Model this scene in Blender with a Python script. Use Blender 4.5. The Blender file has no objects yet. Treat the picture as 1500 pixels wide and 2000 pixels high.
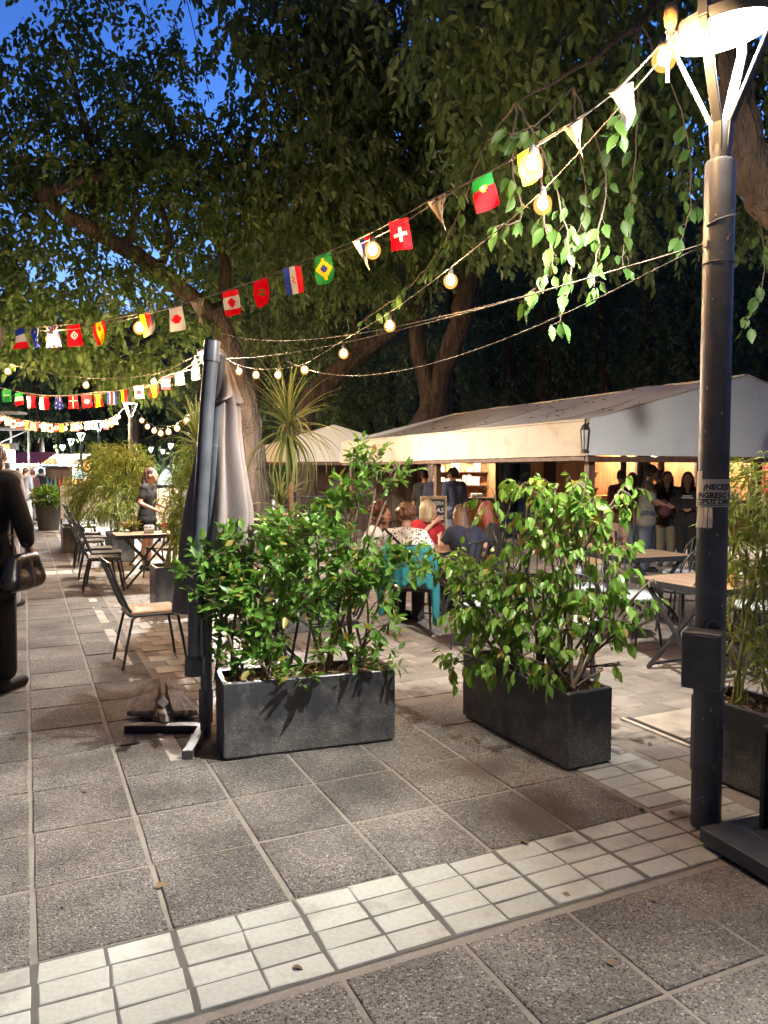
import bpy, bmesh, math, random
import numpy as np
from mathutils import Vector, Matrix, Euler
R = math.radians
SC = bpy.context.scene
COL = SC.collection
random.seed(7); RNG = np.random.default_rng(7)

# ------------------------------------------------------------------ camera
CAM_H, PITCH, F = 1.6, R(3.0), 1500.0          # the photograph is 1500 x 2000
cam_data = bpy.data.cameras.new('camera')
cam_data.sensor_fit = 'VERTICAL'; cam_data.sensor_height = 36.0; cam_data.lens = 27.0
cam_data.clip_start = 0.05; cam_data.clip_end = 600
cam = bpy.data.objects.new('camera', cam_data); COL.objects.link(cam)
cam.location = (0, 0, CAM_H); cam.rotation_euler = (R(90) - PITCH, 0, 0)
SC.camera = cam

# ------------------------------------------------------------------ sky and exposure
world = bpy.data.worlds.new('World'); SC.world = world; world.use_nodes = True
wn = world.node_tree; wn.nodes.clear()
wo = wn.nodes.new('ShaderNodeOutputWorld'); wb = wn.nodes.new('ShaderNodeBackground')
sky = wn.nodes.new('ShaderNodeTexSky'); sky.sky_type = 'NISHITA'; sky.sun_disc = False
sky.sun_elevation = R(-5.0); sky.sun_rotation = R(20); sky.altitude = 500; sky.ozone_density = 1.6
hs = wn.nodes.new('ShaderNodeHueSaturation'); hs.inputs['Saturation'].default_value = 1.25; hs.inputs['Hue'].default_value = .508
wb.inputs['Strength'].default_value = 12.0
wn.links.new(sky.outputs[0], hs.inputs['Color']); wn.links.new(hs.outputs[0], wb.inputs[0]); wn.links.new(wb.outputs[0], wo.inputs[0])
SC.view_settings.view_transform = 'Standard'; SC.view_settings.look = 'None'
SC.view_settings.exposure = 1.85; SC.view_settings.gamma = 1.0; SC.view_settings.use_curve_mapping = False
SC.cycles.use_denoising = True; SC.cycles.max_bounces = 6; SC.cycles.diffuse_bounces = 3
SC.cycles.glossy_bounces = 3; SC.cycles.transmission_bounces = 6; SC.cycles.transparent_max_bounces = 8
SC.cycles.sample_clamp_indirect = 4.0; SC.cycles.use_light_tree = True
LAMP_W, LENS_E, BULB_E = 560.0, 9.0, 600.0     # watts of an LED street lamp, radiance of its lens and of the warm bulbs

# ------------------------------------------------------------------ pixel -> place
CP, SP = math.cos(PITCH), math.sin(PITCH)
def ray(px, py):
    x, u = (px - 750) / F, -(py - 1000) / F
    return Vector((x, CP + u * SP, -SP + u * CP))
def at(px, py, d):
    r = ray(px, py); return Vector((0, 0, CAM_H)) + r * (d / r.y)
def gr(px, py, z=0.0):
    r = ray(px, py); return Vector((0, 0, CAM_H)) + r * ((z - CAM_H) / r.z)
YAW = R(25.05)
U = Vector((math.cos(YAW), math.sin(YAW), 0)); V = Vector((-math.sin(YAW), math.cos(YAW), 0))
O0 = Vector((-1.1415, 2.4233, 0)); TW, TV, SV = 0.4411, 0.4912, 0.4506
def tile(u, v, z=0.0): return O0 + U * (u * TW) + V * (v * TV) + Vector((0, 0, z))
def inv_tile(p):
    d = Vector((p[0], p[1], 0)) - O0; return d.dot(U) / TW, d.dot(V) / TV

# ------------------------------------------------------------------ materials
MATS = {}
def nmat(name):
    m = bpy.data.materials.new(name); m.use_nodes = True; MATS[name] = m
    nt = m.node_tree; b = nt.nodes['Principled BSDF']; return m, nt, b
def nd(nt, typ, **kw):
    n = nt.nodes.new(typ)
    for k, v in kw.items():
        if k in n.inputs: n.inputs[k].default_value = v
        else: setattr(n, k, v)
    return n
def c4(c): return (c[0], c[1], c[2], 1)
def M(name, col, rough=.6, var=.18, scale=6., bump=0., bscale=60., metal=0., spec=.5, col2=None, detail=5., stretch=None, bdist=.01):
    if name in MATS: return MATS[name]
    m, nt, b = nmat(name); L = nt.links.new
    tc = nd(nt, 'ShaderNodeTexCoord'); oi = nd(nt, 'ShaderNodeObjectInfo')
    off = nd(nt, 'ShaderNodeVectorMath', operation='MULTIPLY_ADD')
    cmb = nd(nt, 'ShaderNodeCombineXYZ'); L(oi.outputs['Random'], cmb.inputs[0]); L(oi.outputs['Random'], cmb.inputs[1])
    L(cmb.outputs[0], off.inputs[0]); off.inputs[1].default_value = (37, 91, 0); L(tc.outputs['Object'], off.inputs[2])
    src = off.outputs[0]
    if stretch:
        mp = nd(nt, 'ShaderNodeMapping'); mp.inputs['Scale'].default_value = stretch; L(src, mp.inputs[0]); src = mp.outputs[0]
    n = nd(nt, 'ShaderNodeTexNoise', Scale=scale, Detail=detail); L(src, n.inputs['Vector'])
    cr = nd(nt, 'ShaderNodeMix', data_type='RGBA')
    a = [max(0, x * (1 - var)) for x in col]; z = col2 or [min(1, x * (1 + var)) for x in col]
    cr.inputs[6].default_value = c4(a); cr.inputs[7].default_value = c4(z)
    st = nd(nt, 'ShaderNodeMapRange'); st.inputs[1].default_value = .3; st.inputs[2].default_value = .7
    L(n.outputs[0], st.inputs[0]); L(st.outputs[0], cr.inputs[0]); L(cr.outputs[2], b.inputs['Base Color'])
    b.inputs['Roughness'].default_value = rough; b.inputs['Metallic'].default_value = metal
    b.inputs['Specular IOR Level'].default_value = spec
    if bump:
        n2 = nd(nt, 'ShaderNodeTexNoise', Scale=bscale, Detail=4.); L(src, n2.inputs['Vector'])
        bp = nd(nt, 'ShaderNodeBump', Strength=bump, Distance=bdist); L(n2.outputs[0], bp.inputs['Height']); L(bp.outputs[0], b.inputs['Normal'])
    return m
def E(name, col, s):
    if name in MATS: return MATS[name]
    m, nt, b = nmat(name); b.inputs['Base Color'].default_value = c4(col)
    b.inputs['Emission Color'].default_value = c4(col); b.inputs['Emission Strength'].default_value = s; return m
def leafmat(name, c1, c2, rough=.45, trans=.35, spec=.4, dry=0.0):
    if name in MATS: return MATS[name]
    m, nt, b = nmat(name); L = nt.links.new
    oi = nd(nt, 'ShaderNodeObjectInfo'); ge = nd(nt, 'ShaderNodeNewGeometry')
    ad = nd(nt, 'ShaderNodeMath', operation='ADD'); L(oi.outputs['Random'], ad.inputs[0]); L(ge.outputs['Random Per Island'], ad.inputs[1])
    fr = nd(nt, 'ShaderNodeMath', operation='FRACT'); L(ad.outputs[0], fr.inputs[0])
    mx = nd(nt, 'ShaderNodeMix', data_type='RGBA'); mx.inputs[6].default_value = c4(c1); mx.inputs[7].default_value = c4(c2)
    L(fr.outputs[0], mx.inputs[0])
    if dry:                                                     # a few yellowed leaves
        a2 = nd(nt, 'ShaderNodeMath', operation='MULTIPLY'); a2.inputs[1].default_value = 17.3; L(fr.outputs[0], a2.inputs[0]); f2 = nd(nt, 'ShaderNodeMath', operation='FRACT'); L(a2.outputs[0], f2.inputs[0]); lt = nd(nt, 'ShaderNodeMath', operation='LESS_THAN'); lt.inputs[1].default_value = dry; L(f2.outputs[0], lt.inputs[0])
        m0 = mx; mx = nd(nt, 'ShaderNodeMix', data_type='RGBA'); mx.inputs[7].default_value = (.28, .24, .05, 1); L(lt.outputs[0], mx.inputs[0]); L(m0.outputs[2], mx.inputs[6])
    L(mx.outputs[2], b.inputs['Base Color'])
    b.inputs['Roughness'].default_value = rough; b.inputs['Specular IOR Level'].default_value = spec
    tr = nd(nt, 'ShaderNodeBsdfTranslucent'); hv = nd(nt, 'ShaderNodeHueSaturation', Value=1.3, Saturation=1.1)
    L(mx.outputs[2], hv.inputs['Color']); L(hv.outputs[0], tr.inputs[0])
    ms = nd(nt, 'ShaderNodeMixShader'); ms.inputs[0].default_value = trans
    L(b.outputs[0], ms.inputs[1]); L(tr.outputs[0], ms.inputs[2]); L(ms.outputs[0], nt.nodes['Material Output'].inputs[0])
    return m

# ------------------------------------------------------------------ scene tree helpers
def tag(o, label=None, cat=None, group=None, kind=None):
    if label: o['label'] = label
    if cat: o['category'] = cat
    if group: o['group'] = group
    if kind: o['kind'] = kind
    return o
def thing(name, label, cat, loc=(0, 0, 0), rz=0.0, group=None):
    o = bpy.data.objects.new(name, None); COL.objects.link(o); o.empty_display_size = .1
    o.location = loc; o.rotation_euler = (0, 0, rz); return tag(o, label, cat, group)
def link(name, mesh, parent=None, mats=None, label=None, kind=None):
    o = bpy.data.objects.new(name, mesh); COL.objects.link(o)
    if mats is not None and not len(mesh.materials):
        for m in (mats if isinstance(mats, (list, tuple)) else [mats]): mesh.materials.append(m)
    if parent is not None: o.parent = parent
    return tag(o, label, None, None, kind)
KIDS = {}
def copy_tree(o, parent=None):
    c = o.copy(); COL.objects.link(c); c.parent = parent
    for ch in list(o.children): copy_tree(ch, c)
    return c
def put(o, loc, rz=0.0, label=None, sc=None):
    o.location = loc; o.rotation_euler = (0, 0, rz)
    if label: o['label'] = label
    if sc: o.scale = sc
    return o

class MB:
    def __init__(s): s.v = []; s.f = []; s.m = []; s.mi = 0
    def add(s, vs, fs):
        k = len(s.v); s.v += [tuple(p) for p in vs]
        for f in fs: s.f.append([i + k for i in f]); s.m.append(s.mi)
        return s
    def box(s, lo, hi, M4=None, bev=0.0):
        x0, y0, z0 = lo; x1, y1, z1 = hi; b = bev
        if b <= 0:
            vs = [(x0,y0,z0),(x1,y0,z0),(x1,y1,z0),(x0,y1,z0),(x0,y0,z1),(x1,y0,z1),(x1,y1,z1),(x0,y1,z1)]
            fs = [(0,3,2,1),(4,5,6,7),(0,1,5,4),(1,2,6,5),(2,3,7,6),(3,0,4,7)]
        else:
            vs = []; fs = []
            for z, i in ((z0, b), (z0 + b, 0), (z1 - b, 0), (z1, b)):
                q = b if not i else 0.0
                X0, X1, Y0, Y1 = x0 + i, x1 - i, y0 + i, y1 - i
                c = b * .6
                vs += [(X0+c,Y0,z),(X1-c,Y0,z),(X1,Y0+c,z),(X1,Y1-c,z),(X1-c,Y1,z),(X0+c,Y1,z),(X0,Y1-c,z),(X0,Y0+c,z)]
            for r in range(3):
                for k in range(8): fs.append((r*8+k, r*8+(k+1)%8, r*8+8+(k+1)%8, r*8+8+k))
            fs.append(tuple(range(7, -1, -1))); fs.append(tuple(range(24, 32)))
        if M4 is not None: vs = [M4 @ Vector(p) for p in vs]
        return s.add(vs, fs)
    def bar(s, a, b, w, h, up=(0, 0, 1), bev=0.0):
        a, b = Vector(a), Vector(b); y = (b - a); L = y.length; y.normalize(); x = y.cross(Vector(up))
        if x.length < 1e-4: x = y.cross(Vector((1, 0, 0)))
        x.normalize(); z = x.cross(y)
        M4 = Matrix((( x.x, y.x, z.x, a.x), (x.y, y.y, z.y, a.y), (x.z, y.z, z.z, a.z), (0, 0, 0, 1)))
        return s.box((-w/2, 0, -h/2), (w/2, L, h/2), M4, bev)
    def tube(s, path, rad, n=10, cap=True, ridge=None):
        path = [Vector(p) for p in path]; k = len(path)
        if not isinstance(rad, (list, tuple)): rad = [rad] * k
        t0 = (path[1] - path[0]).normalized(); ref = Vector((0, 0, 1)) if abs(t0.z) < .9 else Vector((1, 0, 0))
        x = t0.cross(ref).normalized(); vs = []; fs = []
        for i, p in enumerate(path):
            t = (path[min(i+1, k-1)] - path[max(i-1, 0)]).normalized()
            x = (x - t * x.dot(t)).normalized(); y = t.cross(x)
            for j in range(n):
                a = 2 * math.pi * j / n; r = rad[i] * (ridge(i, a) if ridge else 1)
                vs.append(p + x * (math.cos(a) * r) + y * (math.sin(a) * r))
        for i in range(k - 1):
            for j in range(n): fs.append((i*n+j, i*n+(j+1)%n, (i+1)*n+(j+1)%n, (i+1)*n+j))
        if cap: fs.append(tuple(range(n-1, -1, -1))); fs.append(tuple(range((k-1)*n, k*n)))
        return s.add(vs, fs)
    def lathe(s, prof, n=20, c=(0, 0, 0), M4=None, closed=False):
        vs = []; fs = []; k = len(prof)
        for r, z in prof:
            for j in range(n):
                a = 2 * math.pi * j / n; p = Vector((r * math.cos(a), r * math.sin(a), z))
                vs.append((M4 @ p if M4 is not None else p) + Vector(c))
        for i in range(k - 1):
            for j in range(n): fs.append((i*n+j, i*n+(j+1)%n, (i+1)*n+(j+1)%n, (i+1)*n+j))
        if prof[0][0] > 1e-4: fs.append(tuple(range(n-1, -1, -1)))
        if prof[-1][0] > 1e-4: fs.append(tuple(range((k-1)*n, k*n)))
        return s.add(vs, fs)
    def ball(s, c, r, n=10, k=6):
        if not isinstance(r, (list, tuple)): r = (r, r, r)
        c = Vector(c); vs = [c + Vector((0, 0, -r[2]))]; fs = []
        for i in range(1, k):
            t = math.pi * i / k
            for j in range(n):
                a = 2 * math.pi * j / n
                vs.append(c + Vector((r[0]*math.sin(t)*math.cos(a), r[1]*math.sin(t)*math.sin(a), -r[2]*math.cos(t))))
        vs.append(c + Vector((0, 0, r[2]))); e = len(vs) - 1
        for j in range(n):
            fs.append((0, 1+(j+1)%n, 1+j)); fs.append((e, 1+(k-2)*n+j, 1+(k-2)*n+(j+1)%n))
            for i in range(k - 2): fs.append((1+i*n+j, 1+i*n+(j+1)%n, 1+(i+1)*n+(j+1)%n, 1+(i+1)*n+j))
        return s.add(vs, fs)
    def cap(s, a, ra, b, rb, n=10):
        """tapered capsule"""
        a, b = Vector(a), Vector(b); t = b - a; L = t.length
        if L < 1e-5: return s.ball(a, max(ra, rb), n, 6)
        t.normalize(); ref = Vector((0, 0, 1)) if abs(t.z) < .9 else Vector((1, 0, 0))
        x = t.cross(ref).normalized(); y = t.cross(x); prof = []
        for q in (-90, -60, -30, 0): prof.append((ra * math.cos(R(q)), ra * math.sin(R(q))))
        for q in (0, 30, 60, 90): prof.append((rb * math.cos(R(q)), L + rb * math.sin(R(q))))
        M4 = Matrix(((x.x, y.x, t.x, a.x), (x.y, y.y, t.y, a.y), (x.z, y.z, t.z, a.z), (0, 0, 0, 1)))
        prof[0] = (1e-4, prof[0][1]); prof[-1] = (1e-4, prof[-1][1])
        return s.lathe([(max(r, 2e-4), z) for r, z in prof], n, (0, 0, 0), M4)
    def quad(s, *p): return s.add(p, [tuple(range(len(p)))])
    def mesh(s, smooth=0):
        me = bpy.data.meshes.new('mesh'); me.from_pydata(s.v, [], s.f)
        if any(s.m): me.polygons.foreach_set('material_index', s.m)
        if smooth:
            me.polygons.foreach_set('use_smooth', [True] * len(me.polygons))
            if smooth < 180: me.set_sharp_from_angle(angle=R(smooth))
        me.update(); return me
    def build(s, name, mats, parent=None, smooth=0, label=None, kind=None):
        return link(name, s.mesh(smooth), parent, mats, label, kind)

def np_mesh(V_, Q_, smooth=False):
    me = bpy.data.meshes.new('mesh'); nv, nf = len(V_), len(Q_)
    me.vertices.add(nv); me.vertices.foreach_set('co', np.asarray(V_, np.float32).ravel())
    me.loops.add(nf * 4); me.loops.foreach_set('vertex_index', np.asarray(Q_, np.int32).ravel())
    me.polygons.add(nf); me.polygons.foreach_set('loop_start', np.arange(0, nf * 4, 4, dtype=np.int32))
    me.update(calc_edges=True)
    if smooth: me.polygons.foreach_set('use_smooth', np.ones(nf, bool))
    return me
def unit(a): return a / np.maximum(np.linalg.norm(a, axis=-1, keepdims=True), 1e-9)
def leaves_mesh(P, A, N, Ln, W, fold=.22, droop=.12):
    P, A, N = np.asarray(P, float), unit(np.asarray(A, float)), np.asarray(N, float)
    S = unit(np.cross(A, N)); N = np.cross(S, A); n = len(P)
    Ln = np.broadcast_to(Ln, (n,))[:, None]; W = np.broadcast_to(W, (n,))[:, None]
    up = N * (W * fold); dr = N * (Ln * droop)
    v = np.stack([P, P + A*Ln*.3 + S*W*.5 + up, P + A*Ln*.68 + S*W*.4 + up - dr*.5, P + A*Ln - dr,
                  P + A*Ln*.68 - S*W*.4 + up - dr*.5, P + A*Ln*.3 - S*W*.5 + up], 1).reshape(-1, 3)
    b = (np.arange(n) * 6)[:, None]
    q = np.concatenate([b + np.array([[0, 3, 2, 1]]), b + np.array([[0, 5, 4, 3]])], 1).reshape(-1, 4)
    return np_mesh(v, q)
def shoots(starts, dirs, nl, sp, spread=.9, down=.35, jit=.25, curl=.15):
    """leaf bases / axes / normals along short twigs; nl leaves each, spacing sp, twigs sag under gravity"""
    s = np.asarray(starts, float); d = unit(np.asarray(dirs, float)); n = len(s)
    P = np.zeros((n, nl, 3)); A = np.zeros((n, nl, 3)); p = s.copy(); ax = d.copy()
    side = unit(np.cross(d, RNG.normal(size=(n, 3))))
    pts = [p.copy()]
    for k in range(nl):
        p = p + ax * sp; ax = unit(ax + np.array([0, 0, -curl]) + RNG.normal(scale=.08, size=(n, 3)))
        sgn = 1 if k % 2 else -1
        if k == nl - 1: a = ax.copy()
        else: a = ax * .55 + side * sgn * spread
        a = a + np.array([0, 0, -down]) + RNG.normal(scale=jit, size=(n, 3)); P[:, k] = p; A[:, k] = unit(a)
        pts.append(p.copy())
    N = np.array([0, 0, 1.0]) + RNG.normal(scale=.45, size=(n, nl, 3))
    return P.reshape(-1, 3), A.reshape(-1, 3), N.reshape(-1, 3), np.stack(pts, 1)
def twig_mesh(pts, r=.004):
    """three-sided thin twigs through pts (n,k,3)"""
    n, k, _ = pts.shape; rr = np.linspace(1, .4, k)[None, :, None] * r
    o = [np.array([math.cos(a), math.sin(a), .3 * math.cos(a)]) for a in (0, 2.09, 4.19)]
    v = np.stack([pts + rr * q for q in o], 2).reshape(-1, 3)
    b = (np.arange(n)[:, None] * k + np.arange(k - 1)[None]).reshape(-1, 1) * 3; qs = []
    for j in range(3): qs.append(np.concatenate([b + j, b + (j + 1) % 3, b + 3 + (j + 1) % 3, b + 3 + j], 1))
    return np_mesh(v, np.concatenate(qs, 0))
REMESH = []
def blob(mb, name, mats, parent, voxel=.012, smooth=4, label=None):
    """capsules and balls fused into one continuous surface (converted to a plain mesh at the end)"""
    o = mb.build(name, mats, parent, label=label)
    a = o.modifiers.new('r', 'REMESH'); a.mode = 'VOXEL'; a.voxel_size = voxel; a.use_smooth_shade = True
    if smooth: b = o.modifiers.new('s', 'SMOOTH'); b.factor = .5; b.iterations = smooth
    REMESH.append(o); return o
def flush_remesh():
    dg = bpy.context.evaluated_depsgraph_get()
    for o in REMESH:
        me = bpy.data.meshes.new_from_object(o.evaluated_get(dg)); o.modifiers.clear(); old = o.data; o.data = me
        if not me.materials:
            for m in old.materials: me.materials.append(m)
    REMESH.clear()
def text_mesh(body, size, shear=0.0, extrude=0.0, bold=0.0, spacing=1.0):
    cu = bpy.data.curves.new('t', 'FONT'); cu.body = body; cu.size = size; cu.align_x = 'LEFT'; cu.shear = shear
    cu.extrude = extrude; cu.offset = bold; cu.resolution_u = 2; cu.space_character = spacing
    o = bpy.data.objects.new('t', cu); COL.objects.link(o); dg = bpy.context.evaluated_depsgraph_get()
    me = bpy.data.meshes.new_from_object(o.evaluated_get(dg)); bpy.data.objects.remove(o); return me
# ------------------------------------------------------------------ materials of the place
STAIN_SHADE = [(1060, 1590, .34, 1.0), (945, 1500, .26, .95), (905, 1405, .22, .8), (1010, 1560, .2, .6), (760, 1355, .22, .5), (340, 1450, .34, .75), (180, 1440, .3, .5), (1110, 1640, .14, .7), (330, 1260, .3, .6), (860, 1262, .28, .8), (1330, 1590, .14, .9), (420, 1640, .10, .5), (90, 1490, .25, .6), (1240, 1500, .12, .6), (430, 1470, .2, .8), (650, 1900, .16, .25), (1290, 1390, .2, .3)]  # brown dirt spots, plus planter and shrub shade painted on the paving
def stain_shade(nt, src):
    '''brown blotches at fixed places: dirt spots, and shade of planters and shrubs painted in, plus small gum spots'''
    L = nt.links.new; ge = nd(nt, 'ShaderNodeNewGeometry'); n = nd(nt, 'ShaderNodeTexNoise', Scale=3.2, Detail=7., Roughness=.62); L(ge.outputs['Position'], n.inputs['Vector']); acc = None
    for px, py, r, k in STAIN_SHADE:
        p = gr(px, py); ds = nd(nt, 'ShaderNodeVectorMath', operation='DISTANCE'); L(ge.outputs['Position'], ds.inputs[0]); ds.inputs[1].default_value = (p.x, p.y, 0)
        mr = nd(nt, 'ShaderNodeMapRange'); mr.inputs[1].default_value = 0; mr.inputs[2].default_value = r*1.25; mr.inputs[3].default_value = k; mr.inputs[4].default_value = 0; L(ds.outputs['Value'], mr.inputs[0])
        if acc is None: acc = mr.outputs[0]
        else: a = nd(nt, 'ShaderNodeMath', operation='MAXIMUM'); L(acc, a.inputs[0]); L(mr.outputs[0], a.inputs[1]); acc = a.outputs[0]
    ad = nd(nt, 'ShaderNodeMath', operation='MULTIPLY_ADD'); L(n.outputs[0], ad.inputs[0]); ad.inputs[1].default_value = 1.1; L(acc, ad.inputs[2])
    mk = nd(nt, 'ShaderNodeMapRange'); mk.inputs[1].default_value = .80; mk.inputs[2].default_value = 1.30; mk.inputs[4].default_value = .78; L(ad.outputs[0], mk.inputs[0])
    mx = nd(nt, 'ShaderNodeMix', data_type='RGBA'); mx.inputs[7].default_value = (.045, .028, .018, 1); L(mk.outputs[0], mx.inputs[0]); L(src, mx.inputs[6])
    vo = nd(nt, 'ShaderNodeTexVoronoi', Scale=4.5); L(ge.outputs['Position'], vo.inputs['Vector']); gm = nd(nt, 'ShaderNodeMapRange'); gm.inputs[1].default_value = .05; gm.inputs[2].default_value = .075; gm.inputs[3].default_value = .6; gm.inputs[4].default_value = 0; L(vo.outputs['Distance'], gm.inputs[0])
    sc = nd(nt, 'ShaderNodeSeparateColor'); L(vo.outputs['Color'], sc.inputs[0]); gt = nd(nt, 'ShaderNodeMath', operation='GREATER_THAN'); gt.inputs[1].default_value = .72; L(sc.outputs[0], gt.inputs[0]); ml = nd(nt, 'ShaderNodeMath', operation='MULTIPLY'); L(gm.outputs[0], ml.inputs[0]); L(gt.outputs[0], ml.inputs[1])
    m2 = nd(nt, 'ShaderNodeMix', data_type='RGBA'); m2.inputs[7].default_value = (.05, .045, .04, 1); L(ml.outputs[0], m2.inputs[0]); L(mx.outputs[2], m2.inputs[6]); return m2.outputs[2]
def tile_mat():
    m, nt, b = nmat('washed_pebble_concrete'); L = nt.links.new
    tc = nd(nt, 'ShaderNodeTexCoord'); ge = nd(nt, 'ShaderNodeNewGeometry'); oi = nd(nt, 'ShaderNodeObjectInfo')
    vo = nd(nt, 'ShaderNodeTexVoronoi', Scale=118.); L(ge.outputs['Position'], vo.inputs['Vector'])
    sp0 = nd(nt, 'ShaderNodeSeparateColor'); L(vo.outputs['Color'], sp0.inputs[0])
    v2 = nd(nt, 'ShaderNodeTexVoronoi', Scale=66.); L(ge.outputs['Position'], v2.inputs['Vector']); sp2 = nd(nt, 'ShaderNodeSeparateColor'); L(v2.outputs['Color'], sp2.inputs[0])
    pk = nd(nt, 'ShaderNodeMath', operation='LESS_THAN'); pk.inputs[1].default_value = .30; L(v2.outputs['Distance'], pk.inputs[0]); pr2 = nd(nt, 'ShaderNodeMath', operation='GREATER_THAN'); pr2.inputs[1].default_value = .55; L(sp2.outputs[1], pr2.inputs[0]); pm = nd(nt, 'ShaderNodeMath', operation='MULTIPLY'); L(pk.outputs[0], pm.inputs[0]); L(pr2.outputs[0], pm.inputs[1])
    sp = nd(nt, 'ShaderNodeMix', data_type='FLOAT'); L(pm.outputs[0], sp.inputs[0]); L(sp0.outputs[0], sp.inputs[2]); L(sp2.outputs[0], sp.inputs[3])
    cr = nd(nt, 'ShaderNodeValToRGB'); el = cr.color_ramp.elements; cr.color_ramp.interpolation = 'CONSTANT'
    el[0].position = 0; el[0].color = (.03, .025, .022, 1); el[1].position = .25; el[1].color = (.115, .088, .066, 1)
    for p, c in ((.45, (.22, .18, .14, 1)), (.62, (.085, .08, .08, 1)), (.78, (.27, .24, .20, 1)), (.93, (.42, .38, .33, 1))):
        e = el.new(p); e.color = c
    L(sp.outputs[0], cr.inputs[0])
    gap = nd(nt, 'ShaderNodeMapRange'); gap.inputs[1].default_value = .40; gap.inputs[2].default_value = .62
    L(vo.outputs['Distance'], gap.inputs[0])
    mx = nd(nt, 'ShaderNodeMix', data_type='RGBA'); mx.inputs[7].default_value = (.17, .15, .125, 1); L(gap.outputs[0], mx.inputs[0]); L(cr.outputs[0], mx.inputs[6])
    # worn, dusty rim of each slab, then dirt blotches and painted shade
    no = nd(nt, 'ShaderNodeTexNoise', Scale=2.2, Detail=6.); L(ge.outputs['Position'], no.inputs['Vector'])
    s2 = nd(nt, 'ShaderNodeMapRange'); s2.inputs[1].default_value = .35; s2.inputs[2].default_value = .7; s2.inputs[3].default_value = .48; s2.inputs[4].default_value = 1.15
    L(no.outputs[0], s2.inputs[0])
    rn = nd(nt, 'ShaderNodeMapRange'); rn.inputs[3].default_value = .8; rn.inputs[4].default_value = 1.15; L(oi.outputs['Random'], rn.inputs[0])
    ml = nd(nt, 'ShaderNodeMath', operation='MULTIPLY'); L(s2.outputs[0], ml.inputs[0]); L(rn.outputs[0], ml.inputs[1])
    hv = nd(nt, 'ShaderNodeHueSaturation', Saturation=.72); L(mx.outputs[2], hv.inputs['Color']); L(ml.outputs[0], hv.inputs['Value'])
    n3 = nd(nt, 'ShaderNodeTexNoise', Scale=1.1, Detail=3.); L(ge.outputs['Position'], n3.inputs['Vector'])
    dm = nd(nt, 'ShaderNodeMapRange'); dm.inputs[1].default_value = .5; dm.inputs[2].default_value = .72; dm.inputs[4].default_value = .3; L(n3.outputs[0], dm.inputs[0])
    dust = nd(nt, 'ShaderNodeMix', data_type='RGBA'); dust.inputs[7].default_value = (.20, .18, .15, 1); L(dm.outputs[0], dust.inputs[0]); L(hv.outputs[0], dust.inputs[6])
    L(stain_shade(nt, dust.outputs[2]), b.inputs['Base Color']); b.inputs['Roughness'].default_value = .78
    bp = nd(nt, 'ShaderNodeBump', Strength=.8, Distance=.005); bp.invert = True; L(vo.outputs['Distance'], bp.inputs['Height']); L(bp.outputs[0], b.inputs['Normal'])
    return m
def wear_mat(name, base, dirt, scale=3., rough=.6, amt=(.52, .72), fine=40., bump=.15, perobj=.12, stain_shade_on=False):
    m, nt, b = nmat(name); L = nt.links.new; ge = nd(nt, 'ShaderNodeNewGeometry'); oi = nd(nt, 'ShaderNodeObjectInfo')
    n1 = nd(nt, 'ShaderNodeTexNoise', Scale=scale, Detail=8., Roughness=.65); L(ge.outputs['Position'], n1.inputs['Vector'])
    n2 = nd(nt, 'ShaderNodeTexNoise', Scale=fine, Detail=4.); L(ge.outputs['Position'], n2.inputs['Vector'])
    mr = nd(nt, 'ShaderNodeMapRange'); mr.inputs[1].default_value = amt[0]; mr.inputs[2].default_value = amt[1]; L(n1.outputs[0], mr.inputs[0])
    mx = nd(nt, 'ShaderNodeMix', data_type='RGBA'); mx.inputs[6].default_value = c4(base); mx.inputs[7].default_value = c4(dirt); L(mr.outputs[0], mx.inputs[0])
    v = nd(nt, 'ShaderNodeMapRange'); v.inputs[3].default_value = .75; v.inputs[4].default_value = 1.25; L(n2.outputs[0], v.inputs[0])
    rn = nd(nt, 'ShaderNodeMapRange'); rn.inputs[3].default_value = 1 - perobj; rn.inputs[4].default_value = 1 + perobj; L(oi.outputs['Random'], rn.inputs[0])
    ml = nd(nt, 'ShaderNodeMath', operation='MULTIPLY'); L(v.outputs[0], ml.inputs[0]); L(rn.outputs[0], ml.inputs[1])
    hv = nd(nt, 'ShaderNodeHueSaturation'); L(mx.outputs[2], hv.inputs['Color']); L(ml.outputs[0], hv.inputs['Value']); L(stain_shade(nt, hv.outputs[0]) if stain_shade_on else hv.outputs[0], b.inputs['Base Color'])
    b.inputs['Roughness'].default_value = rough
    bp = nd(nt, 'ShaderNodeBump', Strength=bump, Distance=.004); L(n2.outputs[0], bp.inputs['Height']); L(bp.outputs[0], b.inputs['Normal'])
    return m
GRAVEL = tile_mat()
MORTAR = wear_mat('mortar', (.21, .185, .155), (.12, .10, .085), 5., .85, fine=90., bump=.3, stain_shade_on=True)
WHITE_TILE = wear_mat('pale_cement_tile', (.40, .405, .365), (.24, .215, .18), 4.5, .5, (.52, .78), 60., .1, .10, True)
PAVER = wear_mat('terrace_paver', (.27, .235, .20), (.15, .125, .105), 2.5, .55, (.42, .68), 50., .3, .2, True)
BORDER = wear_mat('border_concrete', (.42, .38, .31), (.24, .21, .17), 3., .7, (.45, .7), 50., .2, .1)
BLACK_METAL = M('black_metal', (.018, .018, .02), .38, .3, 14., .05, 120.)
POST_PAINT = M('charcoal_post_paint', (.07, .073, .086), .42, .3, 10., .12, 70.)
BARK = M('bark', (.07, .052, .041), .9, .55, 9., 1., 22., stretch=(1, 1, .2), bdist=.12)
SOIL = M('bark_mulch', (.10, .07, .045), .9, .6, 40., .8, 60., bdist=.02)
WOOD = M('dark_wood', (.11, .06, .035), .55, .4, 14., .2, 60., stretch=(1, 1, .1))

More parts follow.
